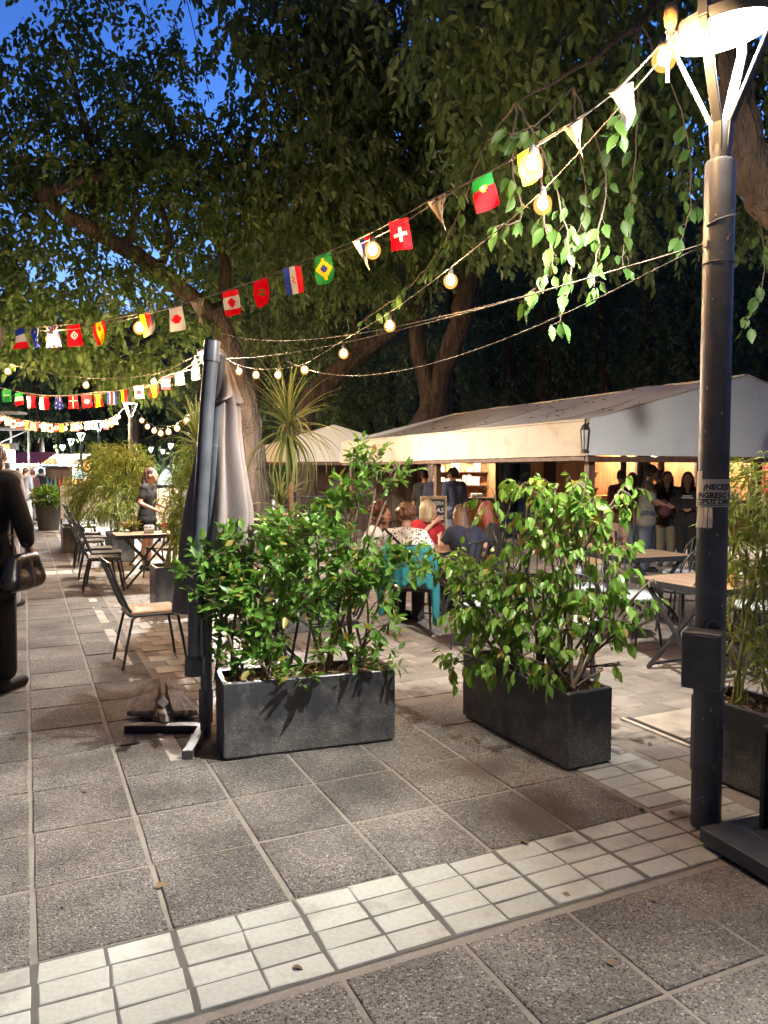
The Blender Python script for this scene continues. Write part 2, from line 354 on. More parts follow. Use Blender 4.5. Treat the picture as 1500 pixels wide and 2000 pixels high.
# ------------------------------------------------------------------ ground
g = MB(); g.quad((-90, -15, -.0055), (90, -15, -.0055), (90, 160, -.0055), (-90, 160, -.0055))
tag(g.build('ground', MORTAR), kind='structure')
pavement = tag(bpy.data.objects.new('pavement', None), kind='structure'); COL.objects.link(pavement)
terrace = tag(bpy.data.objects.new('terrace', None), kind='structure'); COL.objects.link(terrace)
def slab_mesh(w, d, h=.03, bev=.004, seed=0):
    rr = random.Random(seed); b = bev; w2, d2 = w / 2, d / 2
    j = lambda: rr.uniform(-.004, .004)
    c = [(-w2+j(), -d2+j()), (w2+j(), -d2+j()), (w2+j(), d2+j()), (-w2+j(), d2+j())]
    z = [rr.uniform(-.0015, .0015) for _ in range(4)]
    vs = [(x, y, -h) for x, y in c] + [(x, y, z[i] - b * .7) for i, (x, y) in enumerate(c)]
    vs += [(x - math.copysign(b, x), y - math.copysign(b, y), z[i]) for i, (x, y) in enumerate(c)]
    fs = [(8, 9, 10, 11)]
    for k in range(4):
        n = (k + 1) % 4; fs += [(k, n, 4 + n, 4 + k), (4 + k, 4 + n, 8 + n, 8 + k)]
    return vs, fs
def in_view(p, m=1.15):
    return p.y > .6 and abs(p.x) < p.y * .5 * m + .5
def lay(parent, cells, name, mat, w, d, gap, limit, nvar=5):
    """cells: centres (world xy) with size; nearest `limit` as pieces, the rest joined"""
    cells = sorted(cells, key=lambda c: (c[0].y ** 2 + c[0].x ** 2) + (0 if in_view(c[0]) and c[0].y > 1.3 else 1e4))
    meshes = []
    for s in range(nvar):
        me = bpy.data.meshes.new('slab'); vs, fs = slab_mesh(w - gap, d - gap, seed=s); me.from_pydata(vs, [], fs); me.materials.append(mat); me.update(); meshes.append(me)
    rest_v, rest_f = [], []
    for i, (p, *_) in enumerate(cells):
        dz = random.uniform(-.002, .0015); rot = YAW + random.choice((0, math.pi)) + random.uniform(-.006, .006)
        if i < limit and in_view(p) and p.y > 1.3:
            o = bpy.data.objects.new(name, meshes[i % nvar]); COL.objects.link(o); o.parent = parent
            o.location = (p.x, p.y, dz); o.rotation_euler = (0, 0, rot)
        else:
            vs, fs = slab_mesh(w - gap, d - gap, seed=i % nvar); k = len(rest_v); c, s = math.cos(rot), math.sin(rot)
            rest_v += [(p.x + x*c - y*s, p.y + x*s + y*c, z + dz) for x, y, z in vs]; rest_f += [[q + k for q in f] for f in fs]
    if rest_v:
        me = bpy.data.meshes.new('slabs'); me.from_pydata(rest_v, [], rest_f); me.update()
        link(name + '_field', me, parent, mat, kind='stuff')
STRIP_LO = -SV / TV
def is_terrace(u, v): return (u > 1.8 and v > 3.55) or (u > 6.05 and v > 1.4) or u > 7.0
gray = []
PER = 22.0
for i in range(-46, 8):
    for j in range(-9, 78):
        u = i + .5; jj = j
        k = math.floor((j + 1) / PER)
        if j == int(k * PER) - 1: continue                     # pale cross strip
        v = j + .5
        if u > 6.05 or (u > 1.55 and v > 3.6): continue
        p = tile(u, v)
        if p.y < -3 or not in_view(p, 1.4): continue
        gray.append((p,))
lay(pavement, gray, 'paving_slab', GRAVEL, TW, TV, .019, 290)
white = []
for k in range(0, 4):
    v0 = k * PER - 1 if k else STRIP_LO
    for i in range(-40, 7):
        for a in range(2):
            for b in range(4):
                u = i + .5 + (-.2432 if a == 0 else .2432)
                if k and u > 1.55: continue
                if u > 6.45: continue
                v = v0 + SV / TV * (b + .5) / 4
                p = tile(u, v)
                if p.y > 0 and in_view(p, 1.2): white.append((p,))
vst = []
for j in range(-16, 8):
    for a in range(2):
        u = 6.29 + .5 * a; v = .18 + j * .25
        if STRIP_LO - .1 < v < .05 and u < 6.55: continue
        if v > 1.9 or (v < -1 and a): continue
        vst.append((tile(u, v),))
GROUT = wear_mat('dark_grout', (.10, .095, .085), (.06, .055, .05), 5., .85, stain_shade_on=True)
for k in range(0, 4):
    v0 = k * PER - 1 if k else STRIP_LO
    gb = MB(); gb.quad(*[tile(a_, b_, -.0032) for a_, b_ in ((-16, v0 - .02), (6.5 if not k else 1.55, v0 - .02), (6.5 if not k else 1.55, v0 + SV/TV + .0), (-16, v0 + SV/TV + .0))]); gb.build('grout_bed', GROUT, pavement)
lay(pavement, white, 'pale_tile', WHITE_TILE, .2170, SV / 4, .0085, 150)
lay(pavement, vst, 'pale_tile', WHITE_TILE, TW / 2, TV / 4, .009, 60)
# straight pale border between the walkway and the terrace
bd = [(tile(1.69, 3.7 + j * .9),) for j in range(0, 60)]
lay(terrace, bd, 'border_stone', BORDER, .10, .44, .008, 40)
bd2 = []
pav = []; PW, PD = .235, .205
for i in range(-2, 60):
    for j in range(-12, 150):
        u = 1.83 + (i + .5 + (.5 if j % 2 else 0)) * PW / TW; v = (j + .5) * PD / TV + .1
        if u < 1.82: continue
        if u < 2.22 or (v < 2.05 and u < 7.34) or (v < 4.22 and u < 6.36): continue
        p = tile(u, v)
        if in_view(p, 1.15) and p.y < 22: pav.append((p,))
lay(terrace, pav, 'paver', PAVER, PW, PD, .012, 295)

# loose metal hatch plate on the right of the terrace
h0 = gr(1228, 1408)
hp = thing('hatch_cover', 'pale sheet metal cover plate over a dark slot in the terrace paving', 'hatch', h0, YAW)
MB().box((.04, -.42, .004), (.95, .0, .016), bev=.003).build('plate', M('worn_plate', (.42, .36, .29), .5, .3, 5.), hp)
MB().box((0, -.50, .002), (.035, .03, .012)).build('slot_edge', M('dark_gap', (.02, .016, .013), .9), hp)
MB().box((-.03, -.52, .002), (-.004, .05, .014), bev=.003).build('rim', M('worn_plate', (.42, .36, .29)), hp)

# litter: a few fallen leaves and scraps on the paving
def litter():
    global RNG
    RNG = np.random.default_rng(77); n = 70; y = RNG.uniform(2.1, 11, n); x = RNG.uniform(-.52, .52, n)*y; P = np.stack([x, y, np.full(n, .006)], 1); A = RNG.normal(size=(n, 3)); A[:, 2] = .05*RNG.normal(size=n); N = np.array([0, 0, 1.]) + RNG.normal(scale=.25, size=(n, 3))
    k = RNG.uniform(.018, .055, n); tag(link('fallen_leaves', leaves_mesh(P, A, N, k, k*.5, .15, .05), None, leafmat('dry_leaf', (.07, .045, .025), (.22, .15, .08), .8, .1)), kind='stuff')
litter()
# ------------------------------------------------------------------ tents
CANVAS = wear_mat('cream_canvas', (.52, .455, .365), (.36, .28, .19), 2.4, .85, (.5, .74), 90., .12, .0)
CANVAS_W = wear_mat('white_canvas', (.66, .67, .66), (.50, .50, .48), 1.2, .8, (.55, .85), 90., .1, .0)
CANVAS_IN = M('canvas_underside', (.25, .19, .14), .9)
def sheet(p00, p10, p11, p01, nu, nv, fn, thick=.012):
    """cloth between four corners with relief fn(s,t) along the normal, real thickness"""
    p00, p10, p11, p01 = map(Vector, (p00, p10, p11, p01)); n = (p10 - p00).cross(p01 - p00).normalized()
    mb = MB(); vs = []
    for side in (0, 1):
        for j in range(nv + 1):
            for i in range(nu + 1):
                s, t = i / nu, j / nv
                p = (p00*(1-s) + p10*s)*(1-t) + (p01*(1-s) + p11*s)*t
                vs.append(p + n * (fn(s, t) - side * thick))
    fs = []; w = nu + 1; k = w * (nv + 1)
    for j in range(nv):
        for i in range(nu):
            a = j*w + i; fs.append((a, a+1, a+w+1, a+w)); fs.append((k+a, k+a+w, k+a+w+1, k+a+1))
    for i in range(nu):
        a = i; fs.append((a, k+a, k+a+1, a+1)); a = nv*w + i; fs.append((a, a+1, k+a+1, k+a))
    for j in range(nv):
        a = j*w; fs.append((a, a+w, k+a+w, k+a)); a = j*w + nu; fs.append((a, k+a, k+a+w, a+w))
    return mb.add(vs, fs)
def tent(name, label, corner, gw, L, ze, zr, zb, mat_side, mat_gable, posts, rz=YAW):
    t = thing(name, label, 'tent', corner, rz, None)
    rnd = random.Random(int(L * 100)); ph = [rnd.uniform(0, 6) for _ in range(6)]
    hw = gw / 2
    wr = lambda s, q: .035*math.sin(9*s + ph[0]) + .012*math.sin(23*s + 5*q + ph[1]) + .008*math.sin(41*s - 7*q + ph[2])
    roof = lambda s, q: -.10*math.sin(math.pi*q) * (1 + .25*math.sin(7*s)) + .018*math.sin(31*s + 3*q) + .02*math.sin(12*s + 5*q*q)
    # local axes: x along the gable (U), y along the length (V)
    sheet((0, L, ze), (0, 0, ze), (hw, 0, zr), (hw, L, zr), 40, 10, roof).build('roof_slope', mat_side, t, 60)
    sheet((gw, 0, ze), (gw, L, ze), (hw, L, zr), (hw, 0, zr), 24, 8, roof).build('roof_slope', mat_side, t, 60)
    edge = lambda s, q: wr(s, q) * (1 - q) + .05*(1 - q)*math.exp(-s*25) - .03 * (1-q)
    sheet((-.02, L, zb), (-.02, .0, zb + .005), (-.012, .0, ze - .005), (-.012, L, ze - .005), 60, 8, edge).build('valance', mat_side, t, 60)
    sheet((gw + .02, 0, zb), (gw + .02, L, zb), (gw + .012, L, ze - .005), (gw + .012, 0, ze - .005), 30, 5, edge).build('valance', mat_side, t, 60)
    for y, s in ((-.03, 1), (L + .03, -1)):
        gb = MB(); n = 14; vs = []; fs = []
        for i in range(n + 1):
            x = gw * i / n; top = ze + (zr - ze) * (1 - abs(x - hw) / hw) - .004
            for q in range(8):
                z = zb + .01 + (top - zb) * q / 7
                fold = .035 * math.exp(-((x - .35 - (z - zb) * -.6) / .16) ** 2) * (1 - (z - zb) / (zr - zb)) - .02*math.exp(-((x - .62 - (ze - z) * .9) / .2) ** 2)
                vs.append((x, y - s * (fold + .012*math.sin(5*x + 3*z)), z))
        for i in range(n):
            for q in range(7):
                a = i*8 + q; fs.append((a, a+8, a+9, a+1) if s > 0 else (a, a+1, a+9, a+8))
        gb.add(vs, fs); k = len(gb.v)
        gb.add([(a, b + s*.012, c) for a, b, c in vs], [f[::-1] for f in fs]); gb.build('gable_panel', mat_gable, t, 60)
    for x, y in posts:
        MB().box((x - .05, y - .05, 0), (x + .05, y + .05, ze - .12), bev=.006).build('post', WOOD, t)
    # timber rail below the gable and under the valance
    MB().box((.0, -.02, zb - .075), (gw, .04, zb - .004), bev=.004).build('rail', WOOD, t)
    MB().box((.0, .05, zb - .06), (.06, L, zb - .004), bev=.004).build('rail', WOOD, t)
    seam = mat_side
    for pts in ([(-.02, -.034, ze + .004), (hw, -.034, zr + .006), (gw + .02, -.034, ze + .004)], [(-.028, -.02, ze), (-.028, L, ze)], [(hw, -.02, zr + .004), (hw, L, zr + .004)]):
        MB().tube(pts, .013, 6).build('piping', seam, t, 60)
    for q in range(1, int(L/1.4)):
        y = q*1.4; MB().tube([(hw*s_, y, ze + (zr - ze)*s_ - .10*math.sin(math.pi*s_)*(1 + .25*math.sin(7*(1 - y/L))) + .004) for s_ in np.linspace(.01, .99, 9)], .008, 5).build('seam', seam, t, 60)
    MB().bar((hw, 0, zr - .08), (hw, L, zr - .08), .06, .08).build('ridge_beam', WOOD, t)
    return t
big_tent = tent('tent', 'large ridged tent of tan canvas with a pale grey gable, over the kiosks', (2.57, 9.75, 0), 5.6, 8.3, 2.26, 2.96, 1.80,
     CANVAS, CANVAS_W, [(.17, .15), (5.43, .15), (.17, 4.2), (5.43, 4.2), (.17, 8.1), (5.43, 8.1)])
def roof_litter():
    r = random.Random(6); P = []
    for k in range(70):
        x, y = r.uniform(.05, 2.7), r.uniform(.1, 8.2); q = x/2.8; z = 2.26 + .7*q - .10*math.sin(math.pi*q)*(1 + .25*math.sin(7*(1 - y/8.3))) + .02
        P.append(Vector((2.57, 9.75, 0)) + U*x + V*y + Vector((0, 0, z)))
    P = np.array([tuple(p) for p in P]); A = RNG.normal(size=P.shape); A[:, 2] = .1; N = RNG.normal(scale=.3, size=P.shape) + [0, 0, 1]
    tag(link('roof_leaves', leaves_mesh(P, A, N, RNG.uniform(.04, .11, len(P)), .035), None, leafmat('roof_dry_leaf', (.06, .035, .02), (.18, .11, .05), .8, .1)), kind='stuff')
roof_litter()
# lantern at the tent corner
lo = at(1143, 860, 9.6)
ln = thing('lantern', 'black lantern hanging at the near corner of the tent', 'lantern', (lo.x, lo.y, 0))
MB().lathe([(.05, 1.83), (.05, 1.86), (.04, 1.88)], 6).build('base', BLACK_METAL, ln)
MB().lathe([(.036, 1.88), (.055, 2.12)], 6).build('glass', M('lantern_glass', (.5, .52, .52), .2), ln)
lm = MB().lathe([(.065, 2.12), (.045, 2.17), (.015, 2.20), (.012, 2.26)], 6)
for k in range(6):
    a = k * math.pi / 3; lm.bar((.038*math.cos(a), .038*math.sin(a), 1.88), (.058*math.cos(a), .058*math.sin(a), 2.12), .010, .010)
lm.build('frame', BLACK_METAL, ln)
c2 = at(478, 905, 19.0); 
tent('tent', 'smaller cream tent standing behind the palm, left of the large one', (c2.x - .1, c2.y, 0), 4.6, 4.0, 2.05, 2.75, 1.84,
     CANVAS_W, CANVAS_W, [(.17, .15), (4.43, .15), (.17, 3.85), (4.43, 3.85)], rz=R(2))

# ------------------------------------------------------------------ street lamps
LED = E('led_lens', (1.0, .965, .86), LENS_E)
HEADM = M('lamp_head_paint', (.10, .105, .11), .5)
ALU = M('pale_lamp_arm', (.085, .088, .092), .45, .12, 10., metal=.2)
def led_light():
    l = bpy.data.lights.new('led', 'POINT'); l.energy = LAMP_W; l.color = (1.0, .985, .92); l.shadow_soft_size = .05; l.use_nodes = True
    # batwing optics of a street luminaire: little straight down, most at a slant; plus a weak upward spill, added to light the tree crowns
    nt = l.node_tree; e = nt.nodes['Emission']; tc = nt.nodes.new('ShaderNodeTexCoord'); sp = nt.nodes.new('ShaderNodeSeparateXYZ'); cr = nt.nodes.new('ShaderNodeValToRGB'); ab = nt.nodes.new('ShaderNodeMath'); ab.operation = 'MULTIPLY'; ab.inputs[1].default_value = LED_SIGN
    nt.links.new(tc.outputs['Normal'], sp.inputs[0]); nt.links.new(sp.outputs[2], ab.inputs[0]); nt.links.new(ab.outputs[0], cr.inputs[0]); nt.links.new(cr.outputs[0], e.inputs['Strength'])
    el = cr.color_ramp.elements; el[0].position = .0; el[0].color = (.10, .10, .10, 1); el[1].position = 1.0; el[1].color = (.10, .10, .10, 1)
    for p, v in ((.20, .55), (.42, 1.0), (.75, 1.0), (.93, .62), (.975, .18)): q = el.new(p); q.color = (v, v, v, 1)
    return l
LED_SIGN = -1.0; LEDS = {}
def street_lamp(loc, label, near=False, tilt=(0, 0)):
    t = thing('street_lamp', label, 'street lamp', loc, YAW, 'street lamps along the promenade')
    n = 28 if near else 14; zt = 2.93
    mb = MB().lathe([(.065, 0), (.065, 1.2), (.0635, zt), (.058, zt + .012)], n)
    mb.build('post', POST_PAINT, t, 40)
    MB().lathe([(.066, 2.50), (.068, 2.504), (.066, 2.508)], n).build('seam_ring', POST_PAINT, t)
    MB().lathe([(.042, zt), (.042, zt + .17), (.036, zt + .18)], n).build('collar', ALU, t, 40)
    zl = 3.47
    for k in range(4):
        a = R(20) + k * math.pi / 2; c, s = math.cos(a), math.sin(a)
        arm = MB(); b0 = Vector((.034*c, .034*s, zt + .05)); b1 = Vector((.042*c, .042*s, zt + .17)); b2 = Vector((.212*c, .212*s, zl + .0))
        arm.bar(b0, b1, .04, .012, (c, s, 0), .002); arm.bar(b1, b2, .042, .014, (c, s, .3), .003); arm.bar(b2, b2 + Vector((0, 0, .07)), .042, .012, (c, s, 0), .002)
        arm.build('arm', ALU, t)
    tm = Matrix.Translation((0, 0, zl + .02)) @ Euler((R(tilt[0]), R(tilt[1]), 0)).to_matrix().to_4x4()
    MB().lathe([(.195, .0), (.205, -.010), (.215, .004), (.215, .035), (.15, .065), (.05, .08), (.01, .082)][0:], n, (0, 0, 0), tm).build('head', HEADM, t, 50)
    MB().lathe([(.0005, -.004), (.194, -.004), (.194, -.001), (.0005, -.001)], n, (0, 0, 0), tm).build('lens', LED, t)
    if 'l' not in LEDS: LEDS['l'] = led_light()
    lo_ = bpy.data.objects.new('led_light', LEDS['l']); COL.objects.link(lo_); lo_.parent = t; lo_.location = (0, 0, zl - .055)  # set below the lens so the added upward spill clears the head
    return t
lp0 = gr(1378, 1612); LSTEP = Vector((-4.2, 9.0, 0))
lamp = street_lamp(lp0, 'near street lamp with a charcoal post and a paper notice pasted round it', True, (0, -9))
HEAD = Vector((lp0.x, lp0.y, 3.45))
lamp_xy = [(-2.75, 12.3), at(254, 805, 21.3)[:2], at(192, 832, 29.)[:2], at(158, 858, 38.)[:2], at(138, 862, 45.)[:2], at(122, 876, 55.)[:2], at(112, 885, 66.)[:2]]
lamp_lab = ['street lamp whose lit head shows behind the top of the folded parasol', 'white-lit street lamp rising from the far bamboo', 'street lamp just left of the one rising from the bamboo, half hidden by flags',
            'fourth street lamp down the promenade, above the blue umbrellas', 'street lamp far down the promenade, between two others above the blue umbrellas', 'small distant street lamp just left of the pair above the blue umbrellas', 'farthest street lamp down the promenade, tiny above the umbrellas']
for xy, lb in zip(lamp_xy, lamp_lab): street_lamp((xy[0], xy[1], 0), lb)
for px, py, d, lb in ((295, 896, 60., 'tiny street lamp over the white panel, left of a pair'), (333, 888, 52., 'distant street lamp behind the waitress, right of the white panel lamps'), (318, 894, 66., 'faintest distant street lamp, between two others behind the waitress')):
    p = at(px, py, d); street_lamp((p.x, p.y, 0), lb)
# electrical box on the near post
bx = thing('electrical_box', 'dark grey metal electrical box fixed low on the near lamp post', 'electrical box', (lp0.x, lp0.y, 0), R(-33))
MB().box((-.085, -.165, .66), (.075, -.045, .91), bev=.006).build('case', POST_PAINT, bx)
MB().box((-.075, -.170, .672), (.065, -.1655, .898), bev=.002).build('lid', POST_PAINT, bx)
MB().lathe([(.067, .70), (.069, .70), (.069, .73), (.067, .73)], 24).build('clamp', POST_PAINT, bx)
# notice pasted round the post
PAPER = M('old_paper', (.60, .57, .50), .85, .12, 9., .1, 50.)
INK = M('black_ink', (.02, .02, .022), .7)
no = thing('notice', 'torn paper notice with black Spanish lettering and tear-off strips round the near lamp post', 'notice', (lp0.x, lp0.y, 0))
fa = math.atan2(-lp0.y, -lp0.x)                                  # towards the camera
def wrap(r, a, z): return (r*math.cos(fa + a), r*math.sin(fa + a), z)
def paper(a0, a1, z0, z1, r, ragged=0.0, n=18):
    mb = MB(); vs = []; rr = random.Random(3)
    for k in (0, 1):
        for i in range(n + 1):
            a = a0 + (a1 - a0)*i/n
            for z in (z0 + (rr.uniform(0, ragged) if ragged else 0), z1): vs.append(wrap(r - .0008*k, a, z))
    m = (n + 1)*2; fs = []
    for i in range(n): fs += [(2*i, 2*i+2, 2*i+3, 2*i+1), (m+2*i, m+2*i+1, m+2*i+3, m+2*i+2)]
    for i in range(n): fs += [(2*i, m+2*i, m+2*i+2, 2*i+2), (2*i+1, 2*i+3, m+2*i+3, m+2*i+1)]
    return mb.add(vs, fs)
Zp = lambda py: at(1385, py, lp0.y - .06).z
paper(-1.75, 1.7, Zp(990), Zp(936), .0675).build('sheet', PAPER, no)
paper(-1.75, -.72, Zp(937), Zp(920), .0672, .0).build('torn_flap', PAPER, no)
for k in range(4):
    a = -1.05 + k*.27; mb = MB(); z1, z0 = Zp(991), Zp(1030)
    v = [wrap(.0675, a, z1), wrap(.0675, a + .22, z1), wrap(.072 + .004*k, a + .25, (z0+z1)/2), wrap(.078 + .003*k, a + .24, z0), wrap(.078 + .003*k, a + .03, z0 - .004), wrap(.072 + .003*k, a + .02, (z0+z1)/2)]
    v2 = [Vector(q)*1 + Vector((q[0], q[1], 0)).normalized()*.001 for q in v]
    mb.add(v + v2, [(0, 1, 2, 5), (5, 2, 3, 4), (6, 11, 8, 7), (11, 10, 9, 8)]); mb.build('tear_off_strip', PAPER, no)
def lettering(body, size, a0, z, shear=0., bold=0.0, name='lettering', mir=1):
    me = text_mesh(body, size, shear, 0, bold); r = .0684
    for v in me.vertices:
        x, y = v.co.x, v.co.y; v.co = wrap(r, a0 + x / r, z + y)
    link(name, me, no, INK)
lettering('¿NECESITA', .033, -.62, Zp(956), 0, .0014); lettering('INGRESO EXTRA?', .033, -1.05, Zp(972.5), 0, .0014)
lettering('CUPOS LIMITADOS', .031, -1.3, Zp(984.5), .25, .0010)
for z in (Zp(976.5), Zp(987.5)): paper(-1.25, 1.5, z, z + .0035, .0682).build('printed_rule', INK, no)

# scratches, a tick mark, a scribbled ring and a cable tie on the near post
SCR = M('paint_scratch', (.42, .42, .42), .6)
mk = MB(); zc = lambda py: at(1405, py, lp0.y - .06).z
mk.tube([wrap(.0655, .05, zc(463)), wrap(.0655, .10, zc(470)), wrap(.0655, .36, zc(455))], .0022, 5); mk.build('tick_mark', SCR, lamp)
mk = MB(); mk.tube([wrap(.0663, -.25 + .42*math.cos(a), zc(1232) + .046*math.sin(a)) for a in np.linspace(.4, 5.6, 22)], .0012, 4); mk.tube([wrap(.0663, -.3 + .2*q, zc(1240) + .004*(i % 2)) for i, q in enumerate(np.linspace(-1, 1, 6))], .001, 4); mk.build('scribble', SCR, lamp)
MB().tube([wrap(.0655, a, zc(424) + .02*a) for a in np.linspace(-1.3, 1.3, 14)], .004, 5).build('cable_tie', M('grey_tie', (.3, .3, .3), .5), lamp)
MB().box((-.012, -.012, -.012), (.012, .012, .012), Matrix.Translation(wrap(.072, -1.15, zc(474)))).build('wire_clip', PAPER, lamp)
rr5 = random.Random(8); mk = MB()
for k in range(26):
    a, z = rr5.uniform(-1.2, 1.2), rr5.uniform(.1, 2.8); mk.ball(wrap(.0652, a, z), (.003, .003, rr5.uniform(.002, .010)), 6, 4)
mk.build('paint_chips', SCR, lamp)
# ------------------------------------------------------------------ planters
def granite():
    m, nt, b = nmat('dark_terrazzo'); L = nt.links.new; tc = nd(nt, 'ShaderNodeTexCoord')
    vo = nd(nt, 'ShaderNodeTexVoronoi', Scale=210.); L(tc.outputs['Object'], vo.inputs['Vector']); sp = nd(nt, 'ShaderNodeSeparateColor'); L(vo.outputs['Color'], sp.inputs[0])
    n1 = nd(nt, 'ShaderNodeTexNoise', Scale=5., Detail=7., Roughness=.7); L(tc.outputs['Object'], n1.inputs['Vector'])
    sz = nd(nt, 'ShaderNodeSeparateXYZ'); L(tc.outputs['Object'], sz.inputs[0])
    zr = nd(nt, 'ShaderNodeMapRange'); zr.inputs[1].default_value = .0; zr.inputs[2].default_value = .38; zr.inputs[3].default_value = .14; zr.inputs[4].default_value = -.05; L(sz.outputs[2], zr.inputs[0])
    ad = nd(nt, 'ShaderNodeMath', operation='ADD'); L(n1.outputs[0], ad.inputs[0]); L(zr.outputs[0], ad.inputs[1])
    wr_ = nd(nt, 'ShaderNodeMapRange'); wr_.inputs[1].default_value = .45; wr_.inputs[2].default_value = .8; L(ad.outputs[0], wr_.inputs[0])
    fl = nd(nt, 'ShaderNodeMath', operation='GREATER_THAN'); fl.inputs[1].default_value = .8; L(sp.outputs[0], fl.inputs[0])
    ml = nd(nt, 'ShaderNodeMath', operation='MULTIPLY'); L(fl.outputs[0], ml.inputs[0]); L(wr_.outputs[0], ml.inputs[1])
    mx0 = nd(nt, 'ShaderNodeMix', data_type='RGBA'); mx0.inputs[6].default_value = (.036, .038, .045, 1); mx0.inputs[7].default_value = (.14, .137, .13, 1); L(wr_.outputs[0], mx0.inputs[0])
    mx = nd(nt, 'ShaderNodeMix', data_type='RGBA'); mx.inputs[7].default_value = (.30, .28, .25, 1); L(ml.outputs[0], mx.inputs[0]); L(mx0.outputs[2], mx.inputs[6])
    L(mx.outputs[2], b.inputs['Base Color']); rg = nd(nt, 'ShaderNodeMapRange'); rg.inputs[3].default_value = .3; rg.inputs[4].default_value = .6; L(wr_.outputs[0], rg.inputs[0]); L(rg.outputs[0], b.inputs['Roughness'])
    bp = nd(nt, 'ShaderNodeBump', Strength=.15, Distance=.003); L(n1.outputs[0], bp.inputs['Height']); L(bp.outputs[0], b.inputs['Normal'])
    return m
TERRAZZO = granite()
def planter(loc, rz, L, W, H, label, chips=True):
    """origin: near corner; x along the length, y across"""
    t = thing('planter', label, 'planter', loc, rz, 'dark terrazzo planters'); w = .028
    mb = MB(); ins = .02; c = .008
    def ring(x0, y0, x1, y1, z): return [(x0+c, y0, z), (x1-c, y0, z), (x1, y0+c, z), (x1, y1-c, z), (x1-c, y1, z), (x0+c, y1, z), (x0, y1-c, z), (x0, y0+c, z)]
    vs = ring(.012, .012, L-.012, W-.012, 0) + ring(.012, .012, L-.012, W-.012, .012) + ring(0, 0, L, W, .016) + ring(0, 0, L, W, H-.005) + ring(.004, .004, L-.004, W-.004, H) + ring(w, w, L-w, W-w, H) + ring(w+.01, w+.01, L-w-.01, W-w-.01, H-.10)
    fs = [tuple(range(7, -1, -1))]
    for r in range(6):
        for k in range(8): fs.append((r*8+k, r*8+(k+1) % 8, r*8+8+(k+1) % 8, r*8+8+k))
    mb.add(vs, fs).build('box', TERRAZZO, t)
    s = MB(); nx, ny = 24, 8; vs = []; fs = []
    for j in range(ny+1):
        for i in range(nx+1):
            vs.append((w + (L-2*w)*i/nx, w + (W-2*w)*j/ny, H - .05 + random.uniform(-.012, .014)))
    for j in range(ny):
        for i in range(nx): a = j*(nx+1)+i; fs.append((a, a+1, a+nx+2, a+nx+1))
    s.add(vs, fs).build('soil', SOIL, t)
    if chips:
        n = 420; P = np.stack([RNG.uniform(w, L-w, n), RNG.uniform(w, W-w, n), np.full(n, H-.035) + RNG.uniform(0, .02, n)], 1)
        A = RNG.normal(size=(n, 3)); A[:, 2] *= .4; N = RNG.normal(scale=.5, size=(n, 3)) + [0, 0, 1]
        link('mulch', leaves_mesh(P, A, N, RNG.uniform(.02, .05, n), RNG.uniform(.012, .028, n)), t, leafmat('mulch_chip', (.10, .06, .03), (.42, .30, .17), .8, .0), kind='stuff')
    return t
a, b2 = gr(436, 1487), gr(772, 1447)
PL_A, PL_RZ, PL_L = a, math.atan2(b2.y - a.y, b2.x - a.x), (b2 - a).length
PL = planter(a, PL_RZ, PL_L, .33, .43, 'black terrazzo planter left of the gap, broad side facing us, with glossy shrub')
a, b2 = gr(1108, 1508), gr(903, 1398)
PR_A, PR_RZ, PR_L = a, math.atan2(b2.y - a.y, b2.x - a.x), (b2 - a).length
c3 = gr(1205, 1492)
rr_ = Vector((math.cos(PR_RZ), math.sin(PR_RZ), 0)); nn_ = Vector((-rr_.y, rr_.x, 0))
PR_W = .31
PR = planter(a - nn_*PR_W*0 + rr_*0, PR_RZ, PR_L, -PR_W if False else PR_W, .42, 'black terrazzo planter pointing end-on towards us, with drooping-leaf shrub')
PR.location = a + Vector((-nn_.x, -nn_.y, 0))*PR_W               # the box lies on the right-hand side of the long edge
a = gr(1345, 1506); b2 = gr(1470, 1556)
P3_RZ = math.atan2(b2.y - a.y, b2.x - a.x)
P3_A = a
P3 = planter(a, P3_RZ, 1.05, .33, .42, 'black terrazzo planter with bamboo behind the near lamp post')

# ------------------------------------------------------------------ sign stand at the right edge
s0 = gr(1366, 1652)
sd = thing('sign_stand', 'dark metal sign stand with a thick base, cut by the right edge', 'sign stand', s0, math.atan2(gr(1500, 1735).y - s0.y, gr(1500, 1735).x - s0.x))
MB().box((.05, .03, 0), (.85, .40, .018)).build('foot', BLACK_METAL, sd)
MB().box((0, 0, .018), (.9, .16, .085), bev=.005).build('base_plank', M('slate_paint', (.06, .068, .08), .45, .3, 12., .15, 40.), sd)
MB().box((0, .164, .018), (.9, .43, .085), bev=.005).build('base_plank', MATS['slate_paint'], sd)
for x, y in ((.10, .2), (.20, .19), (.12, .34)): MB().lathe([(.012, .085), (.012, .09), (.006, .094)], 8, (x, y, 0)).build('bolt', BLACK_METAL, sd)
fq = gr(1486, 1619, .085) - s0; a_ = sd.rotation_euler[2]; fx, fy = fq.x*math.cos(a_) + fq.y*math.sin(a_), -fq.x*math.sin(a_) + fq.y*math.cos(a_)
fr = MB(); fr.box((fx - .012, fy, .086), (fx + .012, fy + .07, .53), bev=.003).box((.84, fy, .086), (.865, fy + .07, .53), bev=.003).box((fx + .012, fy, .506), (.84, fy + .07, .53), bev=.003)
fr.build('frame', M('frame_metal', (.05, .052, .055), .35, .2, metal=.6), sd)
MB().box((fx + .013, fy + .025, .10), (.839, fy + .045, .505)).build('panel', M('panel_grey', (.10, .10, .12), .5), sd)
